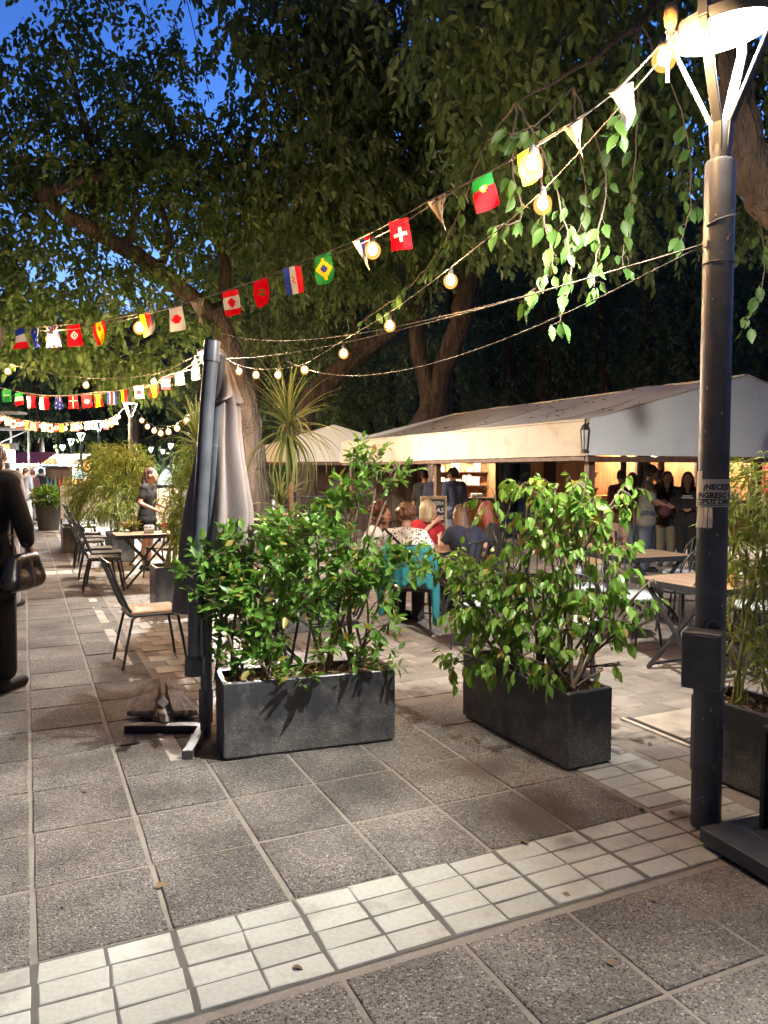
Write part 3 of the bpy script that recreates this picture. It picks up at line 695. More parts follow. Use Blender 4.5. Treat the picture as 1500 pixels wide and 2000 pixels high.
# ------------------------------------------------------------------ trees
LEAF_A = leafmat('tree_leaf', (.055, .115, .03), (.125, .205, .06), .5, .35)
LEAF_B = leafmat('tree_leaf_broad', (.065, .12, .042), (.15, .22, .085), .45, .35)
LEAF_D = leafmat('dark_tree_leaf', (.065, .105, .045), (.15, .21, .085), .5, .3)
TWIG = M('twig', (.11, .085, .06), .85, .3)
def bark_ridge(seed, amp=.10, m=9):
    rr = random.Random(seed); ph = [rr.uniform(0, 6.28) for _ in range(6)]
    def f(i, a):
        return 1 + amp*(.6*abs(math.sin(m*a*.5 + ph[0] + .35*i)) + .4*math.sin(3*a + ph[1] - .5*i) + .3*math.sin((m+4)*a + ph[2] + .8*i)) - amp*.3
    return f
def smooth_path(pts, rad, sub=5, wob=0.0, seed=1):
    rr = random.Random(seed); P = []; Q = []; n = len(pts); pts = [Vector(p) for p in pts]
    for i in range(n - 1):
        p0, p1, p2, p3 = pts[max(i-1, 0)], pts[i], pts[i+1], pts[min(i+2, n-1)]
        for k in range(sub):
            t = k / sub
            q = .5*((2*p1) + (p2-p0)*t + (2*p0-5*p1+4*p2-p3)*t*t + (3*p1-p0-3*p2+p3)*t**3)
            P.append(q + Vector([rr.uniform(-wob, wob) for _ in range(3)])); Q.append(rad[i]*(1-t) + rad[i+1]*t)
    P.append(pts[-1]); Q.append(rad[-1]); return P, Q
def limb(parent, name, pts, rad, seed=1, n=18, amp=.10, wob=.02):
    P, Q = smooth_path(pts, rad, 6, wob, seed)
    base = parent.location if parent else Vector()
    return MB().tube([p - base for p in P], Q, n, True, bark_ridge(seed, amp)).build(name, BARK, parent, 50)
def crown_leaves(ells, n, nl, L, W, down=.35, clump=7, cs=.35, sag=.15, sp=None, seed=1, dirs=(0, 0, -.25)):
    """leafy shoots gathered in clumps inside ellipsoids (centre, radii, weight)"""
    global RNG
    RNG = np.random.default_rng(seed)
    w = np.array([e[2] for e in ells], float); w /= w.sum()
    nc = max(1, n // clump); idx = RNG.choice(len(ells), nc, p=w)
    C = np.array([tuple(e[0]) for e in ells])[idx]; Rr = np.array([tuple(e[1]) for e in ells])[idx]
    d = unit(RNG.normal(size=(nc, 3))) * (RNG.uniform(.12, 1, (nc, 1)) ** (1/2.2))
    cc = C + d * Rr
    k = RNG.integers(0, nc, n); S = cc[k] + RNG.normal(scale=cs, size=(n, 3)) * [1, 1, .55]
    D = unit(unit(RNG.normal(size=(n, 3))) * [1, 1, .5] + np.array(dirs))
    P, A, N, tw = shoots(S, D, nl, sp or L*.42, down=down, curl=sag)
    m = len(P); sc = RNG.uniform(.65, 1.25, m)
    return (P, A, N, L*sc, W*sc), tw
def in_frame(P, m=1.1):
    """keep leaves in or near the view cone (with margin), drop what no camera near here could see"""
    y = P[:, 1]; return (y > .4) & (np.abs(P[:, 0]) < y*.5*m + .8) & (P[:, 2] < 1.6 + y*.68*m + .8)
def tree(label, base, trunks, ells, n, nl=7, L=.11, W=.06, mat=None, seed=1, clump=7, cs=.35, down=.35, sag=.15, twig=.004, group='trees over the terrace', name='tree'):
    t = thing(name, label, 'tree', base, 0, group)
    for i, (nm, pts, rad, amp) in enumerate(trunks): limb(t, nm, pts, rad, seed*10 + i, 40 if nm == 'trunk' else 24, amp*1.35)
    (P, A, N, Ls, Ws), tw = crown_leaves(ells, n, nl, L, W, down, clump, cs, sag, seed=seed)
    k = in_frame(P); b = np.array(base); me = leaves_mesh(P[k] - b, A[k], N[k], Ls[k], Ws[k])
    link('crown', me, t, mat or LEAF_A, kind='stuff')
    if twig:
        kt = in_frame(tw[:, 0]); link('twigs', twig_mesh(tw[kt] - b, twig), t, TWIG, kind='stuff')
    return t
def ell(px, py, d, rx, ry, rz=None, depth=2.0, w=1.0):
    """crown blob: pixel centre at depth d, radii given in metres"""
    return (at(px, py, d), (rx, depth, ry if rz is None else rz), w)
def PP(*l): return [at(x, y, d) for x, y, d in l]

# left tree, trunk behind the folded parasol, big limb sweeping up to the left
b0 = gr(505, 1075); d0 = b0.y
tree('tree with a long bare limb sweeping up left above the folded parasol', b0,
  [('trunk', [b0] + PP((500, 960, d0), (488, 800, d0), (445, 670, d0 - .4), (415, 600, d0 - .8)), [.30, .24, .20, .19, .18], .12),
   ('limb', PP((425, 622, d0-.7), (350, 560, d0-1.2), (250, 490, d0-2.0), (150, 430, d0-2.6), (80, 385, d0-3.0), (140, 360, d0-3.0), (220, 330, d0-2.6)), [.17, .155, .14, .12, .10, .08, .04], .09),
   ('limb', PP((430, 640, d0-.5), (440, 520, d0-.3), (400, 400, d0), (330, 250, d0+.3), (290, 100, d0+.5)), [.15, .11, .09, .06, .03], .06),
   ('limb', PP((310, 530, d0-1.6), (330, 470, d0-1.5), (318, 400, d0-1.4), (345, 330, d0-1.2)), [.08, .06, .045, .02], .06),
   ('limb', PP((180, 450, d0-2.4), (190, 340, d0-2.2), (160, 220, d0-2), (130, 100, d0-1.8)), [.09, .07, .05, .02], .06),
   ('limb', PP((250, 490, d0-2.), (258, 440, d0-2.2), (262, 390, d0-2.4)), [.05, .035, .015], .06)],
  [ell(150, 330, d0-2, 1.7, 1.5, w=2.6), ell(330, 330, d0-1, 1.6, 1.5, w=2.6), ell(60, 560, d0-2, 1.5, 1.2, w=1.8), ell(250, 600, d0-1.5, 1.6, .9, w=1.3),
   ell(250, 130, d0-1, 1.3, 1.1, w=1.05), ell(30, 230, d0-2, 1.1, 1.2, w=.9), ell(420, 430, d0, 1.0, 1.2, w=1.2), ell(110, 690, d0-1, 1.4, .5, w=.6), ell(240, 730, d0+.5, 1.2, .35, w=.4),
   ell(130, 110, d0-1, .8, .8, w=.3), ell(-260, 350, d0-2, 2.2, 2.6, w=2.2), ell(400, 40, d0-2, .7, .35, w=.25), ell(270, -150, d0-1, 2.6, 1.2, w=1.2)],
  3900, 7, .14, .076, LEAF_A, 3, 9, .26)
# centre tree, heavy forked trunk that rises behind the tan tent
b1 = Vector((.55, 19.2, 0))
tree('large forked tree rising behind the tan tent', b1,
  [('trunk', [b1] + PP((790, 960, 19.2), (825, 860, 19.2), (852, 790, 19.2), (845, 745, 19.2)), [.85, .66, .46, .38, .34], .12),
   ('limb', PP((838, 765, 19.1), (818, 690, 19), (815, 630, 19), (832, 540, 19), (836, 440, 18.8)), [.21, .19, .17, .14, .08], .12),
   ('limb', PP((850, 780, 19.1), (868, 715, 18.9), (895, 640, 18.6), (912, 560, 18.2), (925, 440, 17.8), (945, 300, 17.2)), [.24, .24, .25, .26, .22, .16], .12),
   ('limb', PP((935, 420, 17.6), (1010, 320, 17), (1100, 220, 16)), [.2, .14, .06], .08),
   ('limb', PP((836, 470, 18.8), (760, 360, 18.3), (700, 240, 18)), [.12, .09, .04], .08)],
  [ell(640, 250, 15, 2.0, 2.4, w=2.6), ell(820, 130, 15, 2.2, 2.0, w=2.4), ell(620, 60, 14, 1.3, 1.0, w=1.0), ell(760, 420, 16, 2.0, 1.3, w=1.8), ell(1000, 200, 15, 2.2, 2.3, w=2.2), ell(570, 440, 16, 1.3, 1.4, w=1.2),
   ell(700, -150, 14, 3.2, 1.6, w=1.2), ell(1150, 100, 14, 2.0, 2.4, w=1.6), ell(700, 570, 17.5, 1.5, .5, w=.5), ell(830, 300, 18, 3.0, 2.2, w=2.0)],
  7800, 7, .155, .082, LEAF_B, 5, 9, .28, .6, .25)
# two leaning trunks behind the palm
b2_ = gr(600, 1045)
tree('tree with a dark trunk leaning up right behind the palm', b2_,
  [('trunk', [b2_] + PP((600, 900, b2_.y), (600, 800, b2_.y), (650, 735, b2_.y), (705, 690, b2_.y), (780, 630, b2_.y - .3), (850, 560, b2_.y - .5)), [.30, .24, .24, .24, .21, .17, .10], .12),
   ('limb', PP((705, 690, b2_.y), (690, 600, b2_.y), (660, 500, b2_.y)), [.15, .1, .05], .08)],
  [ell(640, 520, b2_.y, 2.2, 1.5, w=1.4), ell(560, 650, b2_.y + 1, 1.6, .7, w=.8), ell(760, 690, b2_.y + 3, 2.4, .8, w=1.), ell(640, 780, b2_.y + 4, 2.0, .7, w=.9)],
  2300, 7, .14, .075, LEAF_D, 8, 8, .35)
b3_ = gr(478, 1030)
tree('tree with a pale trunk leaning right between parasol and palm', b3_,
  [('trunk', [b3_] + PP((478, 900, b3_.y), (492, 790, b3_.y), (515, 710, b3_.y), (560, 640, b3_.y), (640, 605, b3_.y - .4), (720, 575, b3_.y - .8)), [.28, .23, .21, .18, .16, .12, .07], .12)],
  [ell(480, 560, b3_.y + 1, 1.8, 1.2, w=1), ell(380, 740, b3_.y + 3, 1.8, .8, w=.8), ell(520, 700, b3_.y + 3, 1.6, .8, w=.8)],
  1500, 7, .14, .075, LEAF_D, 9, 8, .35)
# right-hand tree: a thick limb crossing behind the lamp, long leafy sprays hanging down
b4 = Vector((5.6, 6.3, 0))
t4 = tree('tree at the right edge with a thick fissured limb behind the lamp post', b4,
  [('trunk', [b4, Vector((5.1, 6.3, 1.8)), Vector((4.2, 6.2, 3.0))] + PP((1560, 460, 6.0)), [.45, .36, .3, .27], .14),
   ('limb', PP((1600, 470, 6.0), (1515, 385, 5.9), (1460, 290, 5.9), (1430, 130, 6.0), (1400, -60, 6.2)), [.23, .19, .15, .10, .06], .2),
   ('limb', PP((1340, -90, 6.0), (1250, 40, 5.7), (1130, 130, 5.4), (1010, 200, 5.2)), [.03, .02, .013, .006], .06)],
  [ell(1080, 130, 8.5, 1.4, 1.3, w=1.6, depth=1.6), ell(1260, 330, 9.5, 1.5, .9, w=1.0, depth=1.5), ell(1300, 60, 9, 1.5, 1.4, w=1.2, depth=1.6), ell(1480, 250, 9, 1.2, 1.2, w=.9, depth=1.5), ell(1080, 330, 9.5, 1.2, .9, w=1.0), ell(1180, -200, 7.5, 2.5, 1.2, w=1.2)],
  1900, 8, .13, .068, LEAF_B, 12, 6, .3, .6, .25)
# dark trees that close the view behind the tents
back = [(760, 760, 26, 3.0, 2.0, 'dark tree behind the tan tent, left of the forked trunk'), (1000, 690, 27, 3.4, 2.6, 'dark tree behind the tent, right of the forked trunk'),
        (1180, 640, 26, 3.2, 2.9, 'dark tree above the tent, between forked trunk and lamp post'), (1420, 640, 25, 3.2, 3.0, 'dark tree above the tent behind the lamp post'),
        (1100, 480, 30, 4.5, 3.0, 'tall dark tree above the tent roof'), (1560, 480, 28, 3.6, 3.6, 'tall dark tree at the right edge behind the lamp'),
        (880, 600, 29, 3.0, 3.0, 'tall dark tree behind the forked trunk'),
        (1060, 420, 26, 3.4, 2.6, 'dark tree crown right of the upper fork of the big tree'), (1270, 430, 27, 3.2, 2.8, 'dark tree crown left of the near lamp post, high up'), (1350, 560, 33, 4.5, 4.0, 'broad dark tree far behind the near lamp post'), (950, 520, 34, 4.5, 4.0, 'broad dark tree far behind the forked trunk'),
        (250, 690, 40, 5.5, 3.0, 'dark tree over the promenade, behind the second flag string'), (60, 740, 44, 5.0, 3.6, 'dark tree over the stalls at the far left'), (420, 760, 36, 4.0, 2.6, 'dark tree between the far lamps and the parasol'),
        (160, 840, 75, 9, 4.0, 'farthest dark trees at the end of the promenade'), (330, 870, 70, 8, 4.0, 'dark tree far behind the waitress'), (560, 800, 32, 4, 2.4, 'dark tree behind the palm'), (20, 850, 60, 6, 5, 'dark tree behind the lit sign at the far left'), (720, 830, 28, 1.5, .5, 'bright green low tree crown over the tent ridge')]
LEAF_G = leafmat('bright_leaf', (.06, .12, .02), (.12, .20, .04), .5, .35)
for i, (px, py, d, rx, rz, lb) in enumerate(back):
    c = at(px, py, d); b = Vector((c.x, c.y + .5, 0))
    g_ = LEAF_G if py == 830 else LEAF_D
    area = rx * rz; big = max(.15, d*.0062)
    tree(lb, b, [('trunk', [b, Vector((c.x + .2, c.y + .5, c.z*.5)), Vector((c.x, c.y + .4, c.z + rz*.3))], [.3, .24, .12], .08)],
         [(c, (rx, 1.6, rz), 2.0), (c + Vector((rx*.4, 0, -rz*.35)), (rx*.7, 1.4, rz*.6), 1.), (c + Vector((-rx*.5, .2, rz*.2)), (rx*.6, 1.3, rz*.6), 1.)],
         int(area * (26 if d > 35 else 46) / (big/.15)**2) + 60, 7, big, big*.55, g_, 30 + i, 9, rx*.14, twig=0, group='trees closing the background', name='background_tree')

# long sprays that hang in front of the canopy, each big leaf built on its own
def leaf_proto(L, W, seed, mat):
    rr = random.Random(seed); n = 5; vs = []; fs = []; prof = [0.02, .72, 1.0, .86, .5, 0.0]; ben = rr.uniform(.05, .25); tw = rr.uniform(-.2, .2)
    for i in range(n + 1):
        t = i / n; w = W*.5*prof[i]; z = -ben*L*t*t
        vs += [(-w, L*t, z + w*.35 + tw*w), (0, L*t, z), (w, L*t, z + w*.35 - tw*w)]
    for i in range(n):
        a = i*3; fs += [(a, a+1, a+4, a+3), (a+1, a+2, a+5, a+4)]
    me = bpy.data.meshes.new('leaf'); me.from_pydata(vs, [], fs); me.materials.append(mat); me.polygons.foreach_set('use_smooth', [True]*len(fs)); me.update(); return me
def leaf_objects(parent, protos, P, A, N, S, base):
    A = unit(np.asarray(A)); X = unit(np.cross(A, N)); Z = np.cross(X, A)
    for i in range(len(P)):
        o = bpy.data.objects.new('leaf', protos[i % len(protos)]); COL.objects.link(o); o.parent = parent; s = S[i]; p = P[i] - base
        o.matrix_local = Matrix(((X[i][0]*s, A[i][0]*s, Z[i][0]*s, p[0]), (X[i][1]*s, A[i][1]*s, Z[i][1]*s, p[1]), (X[i][2]*s, A[i][2]*s, Z[i][2]*s, p[2]), (0, 0, 0, 1)))
SPRAY = leafmat('spray_leaf', (.035, .085, .018), (.075, .15, .032), .5, .4)
sp_protos = [leaf_proto(.115, .06, s, SPRAY) for s in range(4)]
sprays = [[(1010, 200, 5.2), (1060, 300, 4.9), (1100, 420, 4.7), (1115, 540, 4.6), (1090, 630, 4.6)], [(1010, 200, 5.2), (1000, 330, 5.0), (1020, 420, 4.9), (975, 440, 4.8)],
          [(1120, 170, 5.4), (1180, 330, 5.0), (1170, 450, 4.8), (1160, 560, 4.7)], [(1120, 170, 5.4), (1050, 240, 5.0), (1000, 260, 4.9), (985, 270, 4.9)],
          [(1250, 40, 5.7), (1230, 150, 4.8), (1215, 230, 4.3), (1195, 250, 4.3)], [(1250, 40, 5.7), (1240, 300, 5.4), (1225, 430, 5.3), (1215, 520, 5.3)],
          [(1250, 40, 5.7), (1330, 220, 5.4), (1350, 380, 5.3), (1330, 470, 5.3)], [(1410, 265, 5.9), (1480, 420, 6.2), (1490, 560, 6.1), (1450, 640, 6.1)], [(1060, 300, 4.9), (1060, 420, 4.8), (1080, 520, 4.7), (1040, 570, 4.7), (1015, 590, 4.7)],
          [(1010, 200, 5.2), (940, 300, 6), (880, 450, 6.6), (800, 560, 7), (700, 630, 7.2)], [(1120, 170, 5.4), (1130, 290, 5.2), (1145, 400, 5.1), (1120, 470, 5.0)]]
tb = MB(); LP, LA, LN, LS = [], [], [], []
rr = random.Random(21)
for sprs in sprays:
    P, Q = smooth_path([at(*q) for q in sprs], [.008, .006, .0045, .003, .002][:len(sprs)] if len(sprs) > 4 else [.007, .005, .0035, .002], 8, .008, 4)
    tb.tube([p - b4 for p in P], Q, 5)
    start = 4 if len(sprs) > 4 else 3
    for i in range(start, len(P)):
        t = (P[i] - P[i-1]).normalized(); sd = Vector((rr.uniform(-1, 1), rr.uniform(-1, .6), 0)).normalized()
        for q in range(rr.choice((0, 1, 1, 1, 2))):
            a = t*rr.uniform(.1, .5) + sd*rr.uniform(.1, .8)*rr.choice((-1, 1)) + Vector((0, 0, -rr.uniform(.35, 1.3)))
            st = P[i] + Vector((rr.uniform(-.05, .05), rr.uniform(-.05, .05), rr.uniform(-.05, .01))); tb.tube([P[i] - b4, st - b4], .0015, 3)
            LP.append(tuple(st)); LA.append(tuple(a)); LN.append((rr.uniform(-.9, .9), -.8 + rr.uniform(-.9, .9), rr.uniform(-.5, .9))); LS.append(rr.uniform(.55, 1.2))
tb.build('spray_twigs', TWIG, t4)
sel = rr.sample(range(len(LP)), min(300, len(LP))); leaf_objects(t4, sp_protos, np.array(LP)[sel], np.array(LA)[sel], np.array(LN)[sel], [LS[q] for q in sel], np.array(b4))

# unseen trees added behind and beside the camera; their crowns block sky light
for i, (x, y, z, rx, ry) in enumerate(((-4.5, -3.5, 8.5, 5, 5), (4.5, -4., 8.5, 5, 5), (-11, 6, 9.5, 5, 6), (0, 3.5, 9.6, 4.5, 3.2), (9.5, 4, 9., 4, 5), (11, 14, 9., 4, 6), (-13, -6, 9, 5, 5), (12, -6, 9, 5, 5))):
    b = Vector((x + (0 if abs(x) > 3 else 7), y - (0 if y < 0 else 1.5), 0)); big = .30
    if i == 3: b = Vector((6.5, 3.0, 0))
    t = thing('tree', ['unseen broad tree added behind us on the left', 'unseen broad tree added behind us on the right', 'unseen broad tree added left of the promenade', 'unseen tree added to roof the near pavement with its crown', 'unseen tree added right of the terrace', 'unseen tree added right of the tan tent', 'unseen far tree added behind us on the left', 'unseen far tree added behind us on the right'][i], 'tree', b, 0, 'unseen trees added to block sky light')
    limb(t, 'trunk', [b, b + Vector((.1, .1, 3)), Vector((x, y, z - 1.5))], [.4, .3, .12], 80 + i, 12, .08)
    (P, A, N, Ls, Ws), tw = crown_leaves([((x, y, z), (rx, ry, 1.6), 1)], int(rx*ry*6), 7, big, big*.55, .35, 7, .6, seed=200 + i)
    f = P[:, 1]*.62 + 1.6 + .3 < P[:, 2]                        # stays above the part of the sky the photo shows
    f |= P[:, 1] < .3
    f |= np.abs(P[:, 0]) > P[:, 1]*.55 + 1.2
    bb = np.array(b); link('crown', leaves_mesh(P[f] - bb, A[f], N[f], Ls[f], Ws[f]), t, LEAF_D, kind='stuff')

# far wood that closes the view: one mass, lumpy body under a leafy skin
def wood_mass():
    pts = [(-95, 55), (-60, 88), (-34, 104), (-16, 78), (-4, 48), (14, 40), (34, 38), (62, 30), (80, 5)]; hts = [20, 22, 22, 20, 16, 15, 16, 17, 17]
    P, Q = smooth_path([(x, y, 0) for x, y in pts], hts, 14, 0, 1); rr = np.random.default_rng(5); vs = []; fs = []; nz = 12; n = len(P)
    for i, (p, h) in enumerate(zip(P, Q)):
        t = (P[min(i+1, n-1)] - P[max(i-1, 0)]).normalized(); o = Vector((-t.y, t.x, 0))
        for k in range(nz + 1):
            a = math.pi*k/nz; r = 1 + .22*math.sin(i*.9 + k*1.3) + .16*math.sin(i*2.3 - k*.7) + rr.uniform(-.1, .1)
            vs.append(p + o*(3.5*math.cos(a)*r) + Vector((0, 0, h*(math.sin(a)**.6)*(.86 + .14*r))))
    for i in range(n-1):
        for k in range(nz): a = i*(nz+1)+k; fs.append((a, a+1, a+nz+2, a+nz+1))
    o = MB().add(vs, fs).build('distant_wood', M('wood_mass', (.09, .12, .07), .9, .5, 1.5, .6, 3., bdist=.3), None, 0); tag(o, kind='stuff')
    S = np.array([tuple(v) for v in vs]); k = rr.integers(0, len(S), 9000); s = S[k] + rr.normal(scale=.9, size=(9000, 3)); s = s[(s[:, 2] > .5) & in_frame(s, 1.3)]
    Pq, A, N, tw = shoots(s, rr.normal(size=s.shape), 5, .25, down=.4); me = leaves_mesh(Pq, A, N, .55, .32); tag(link('distant_foliage', me, None, LEAF_D), kind='stuff')
wood_mass()
# ------------------------------------------------------------------ strings of bulbs and flags
BULB = E('warm_bulb', (1.0, .68, .40), BULB_E)
CABLE = M('pale_cable', (.16, .145, .125), .7)
SOCKET = M('bulb_socket', (.10, .095, .09), .5)
def cloth(name, c):
    m = leafmat('flag_' + name, c, [x*.92 for x in c], .85, .35, .1); return m
FC = {'r': cloth('red', (.62, .03, .035)), 'w': cloth('white', (.50, .48, .44)), 'b': cloth('blue', (.04, .06, .28)), 'y': cloth('yellow', (.75, .52, .03)),
      'g': cloth('green', (.03, .22, .06)), 'k': cloth('black', (.03, .03, .03)), 'l': cloth('grey_blue', (.22, .27, .42)), 'o': cloth('orange', (.75, .30, .12)), 't': cloth('faded_tan', (.25, .20, .15))}
FK = list(FC)
def flag_col(kind, s, t):
    """s across 0..1 (left to right), t down 0..1 : colour letter; the flags hang with their hoist at the top"""
    x, y = s - .5, t - .5; r = math.hypot(x, y*1.5)
    if kind == 'fr': return 'b' if t < .33 else 'w' if t < .67 else 'r'
    if kind == 'hr': return 'r' if (abs(x) < .12 and abs(y) < .14 and (int(s*18) + int(t*18)) % 2) else ('b' if s < .33 else 'w' if s < .67 else 'r')
    if kind == 'jp': return 'r' if r < .30 else 'w'
    if kind == 'ca':
        leaf = abs(x) < .05 + .16*max(0, math.cos(9*(y + .02))) * (abs(y) < .16)
        return 'r' if (t < .25 or t > .75 or (leaf and abs(y) < .18)) else 'w'
    if kind == 'ma': a = math.atan2(x, y*1.5); return 'g' if abs(r - .13*(1 + .55*math.cos(5*a))) < .035 else 'r'
    if kind == 'br': return 'b' if r < .17 else ('y' if abs(x)/.42 + abs(y)/.40 < 1 else 'g')
    if kind == 'ch': return 'w' if ((abs(x) < .10 and abs(y) < .24) or (abs(y) < .075 and abs(x) < .32)) else 'r'
    if kind == 'pt': return ('y' if .10 < math.hypot(x, (t - .40)*1.5) < .16 else 'w' if math.hypot(x, (t - .40)*1.5) < .10 else ('g' if t < .40 else 'r'))
    if kind == 'es': return 'r' if (s < .22 or s > .78) else ('r' if abs(x) < .09 and abs(t - .30) < .09 else 'y')
    if kind == 'be': return 'k' if s < .33 else 'y' if s < .67 else 'r'
    if kind == 'de': return 'y' if s < .33 else 'r' if s < .67 else 'k'
    if kind == 'tn': return 'r' if (r > .24 or .07 < math.hypot(x - .02, y*1.5) < .15) else 'w'
    if kind == 'au': return 'w' if ((int(s*9)*7 + int(t*11)*5) % 13 == 0 or (t < .45 and s > .5 and abs((s-.75)) < .05)) else ('r' if t < .4 and abs(s - .75) < .09 else 'b')
    if kind == 'us': return ('b' if t < .4 and s > .5 else ('r' if int(s*9) % 2 else 'w'))
    if kind == 'dk': return 'w' if (abs(x) < .09 or abs(t - .38) < .07) else 'r'
    if kind == 'cr': return 'b' if (s < .17 or s > .83) else ('r' if .34 < s < .66 else 'w')
    if kind == 'mx': return 'g' if t < .33 else ('w' if t < .67 else 'r')
    if kind == 'pl': return 'w' if s < .5 else 'r'
    if kind == 'gh': return 'k' if (abs(x) < .10 and abs(y) < .07) else ('r' if s > .67 else 'y')
    if kind == 'rs': return ('r' if s > .67 else ('b' if s > .36 else 'w')) if t < .6 else ('o' if s > .5 else 'w')
    if kind == 'gb': return 'r' if (abs(x) < .07 or abs(y) < .05) else ('w' if (abs(x) < .13 or abs(y) < .09 or abs(abs(x) - abs(y)) < .07) else 'b')
    if kind == 'sa': return 'w' if abs(t - .45) < .06 and abs(x) < .3 else 'g'
    if kind == 'uy': return 'l' if int(s*9) % 2 else 't'
    if kind == 'pk': return 'r' if r < .12 else 't'
    if kind == 'wg': return 'k' if (math.sin(17*s + 9*t) > .8 and s > .45) else 't'
    return 'w'
FLAG_LABEL = {'fr': 'blue white and red banded flag', 'hr': 'red white and blue flag with a chequered shield', 'jp': 'white flag with a red disc', 'ca': 'red and white flag with a red leaf', 'ma': 'red flag with a dark star',
  'br': 'green flag with a yellow lozenge and dark disc', 'ch': 'red flag with a white cross', 'pt': 'green and red flag with a yellow ring', 'es': 'red and yellow striped flag', 'be': 'black yellow and red flag', 'de': 'yellow red and black flag',
  'tn': 'red flag with a white disc', 'au': 'dark blue flag with white stars', 'us': 'striped flag with a blue corner', 'dk': 'red flag with a long white cross', 'cr': 'blue white and red striped flag', 'mx': 'green white and red banded flag',
  'pl': 'white and red halved flag', 'gh': 'yellow and red flag with a dark star', 'rs': 'white flag with red and blue, hanging as a triangle', 'gb': 'blue flag with red and white crosses', 'sa': 'green flag', 'uy': 'grey-blue and white flag', 'pk': 'pale flag with a pinkish disc', 'wg': 'pale folded flag with dark markings'}
def flag(parent, kind, p, w, h, yaw, tilt=0.0, fold=False, seed=0, base=Vector(), res=(12, 16)):
    """hangs from p (its top middle); fold: twisted so that it hangs as a point"""
    rr = random.Random(seed); nx, ny = res; ax = Vector((math.cos(yaw), math.sin(yaw), 0)); dn = Vector((0, 0, -1)); out = Vector((-ax.y, ax.x, 0))
    ca, sa = math.cos(tilt), math.sin(tilt); ph = rr.uniform(0, 6); amp = rr.uniform(.010, .026)
    a2 = ax*ca + dn*sa; d2 = dn*ca - ax*sa*.6
    vs = []; mb = MB(); o = p - base
    for j in range(ny + 1):
        t = j / ny
        for i in range(nx + 1):
            s = i / nx; ww = w
            if fold:
                sx = (s - .5)*w*(1 - .85*t) + .1*w*t; q = o + a2*sx + d2*(h*t*(1 + .25*math.sin(s*3.1))) + out*(.05*math.sin(s*5)*(.3 + t))
            else: q = o + a2*((s - .5)*w*(1 - .03*math.sin(4*t + ph))) + d2*h*t + out*(amp*math.sin(3.2*s + 3.5*t + ph)*(.3 + t))
            vs.append(q)
    mb.v = [tuple(q) for q in vs]
    for j in range(ny):
        for i in range(nx):
            mb.f.append([j*(nx+1)+i, (j+1)*(nx+1)+i, (j+1)*(nx+1)+i+1, j*(nx+1)+i+1]); mb.m.append(FK.index(flag_col(kind, (i+.5)/nx, (j+.5)/ny)))
    return mb.build('flag', list(FC.values()), parent, 180, label=FLAG_LABEL.get(kind))
def interp(ctrl, px):
    """ctrl: (px, 1/depth-linear) control pairs -> depth"""
    xs = [c[0] for c in ctrl]; ds = [1/c[1] for c in ctrl]
    return 1/np.interp(px, xs, ds)
def halo_mat():
    m, nt, b = nmat('amber_halo_shell'); L = nt.links.new; t = nd(nt, 'ShaderNodeBsdfTransparent'); t.inputs[0].default_value = (1, .86, .66, 1); e = nd(nt, 'ShaderNodeEmission', Strength=1.15); e.inputs[0].default_value = (1, .46, .11, 1)
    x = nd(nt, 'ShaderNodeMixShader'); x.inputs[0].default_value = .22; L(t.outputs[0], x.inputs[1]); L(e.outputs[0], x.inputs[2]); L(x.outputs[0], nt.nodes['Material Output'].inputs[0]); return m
HALO_SHELL = halo_mat()  # added amber glow shell, imitates a halo round each bulb
bulb_meshes = {}
def bulb(parent, p, r, base, cord=None):
    if r not in bulb_meshes:
        me = MB().ball((0, 0, 0), (r*.68, r*.68, r*.8), 8, 6).mesh(180); me.materials.append(BULB); bulb_meshes[r] = me
        mb = MB().lathe([(r*.45, r*.85), (r*.5, r*1.5), (r*.35, r*2.1), (r*.1, r*2.3)], 8); ms = mb.mesh(40); ms.materials.append(SOCKET); bulb_meshes[r, 's'] = ms; mg = MB().ball((0, 0, -.1*r), (r*1.25, r*1.25, r*1.35), 14, 10).mesh(180); mg.materials.append(HALO_SHELL); bulb_meshes[r, 'g'] = mg
    o = bpy.data.objects.new('bulb', bulb_meshes[r]); COL.objects.link(o); o.parent = parent; o.location = p - base
    s = bpy.data.objects.new('socket', bulb_meshes[r, 's']); COL.objects.link(s); s.parent = o
    s = bpy.data.objects.new('halo_shell', bulb_meshes[r, 'g']); COL.objects.link(s); s.parent = o; return o
def cable(parent, pts, r, base, n=5, name='cable', mat=None):
    P, Q = smooth_path(pts, [r]*len(pts), 4); return MB().tube([p - base for p in P], Q, n).build(name, mat or CABLE, parent, 180)
L1 = HEAD + Vector((-.22, -.05, .03)); L2 = Vector((-2.75, 12.3, 3.5)); p3 = lamp_xy[1]; L3 = Vector((p3[0], p3[1], 3.5)); p4 = lamp_xy[2]; L4 = Vector((p4[0], p4[1], 3.5))

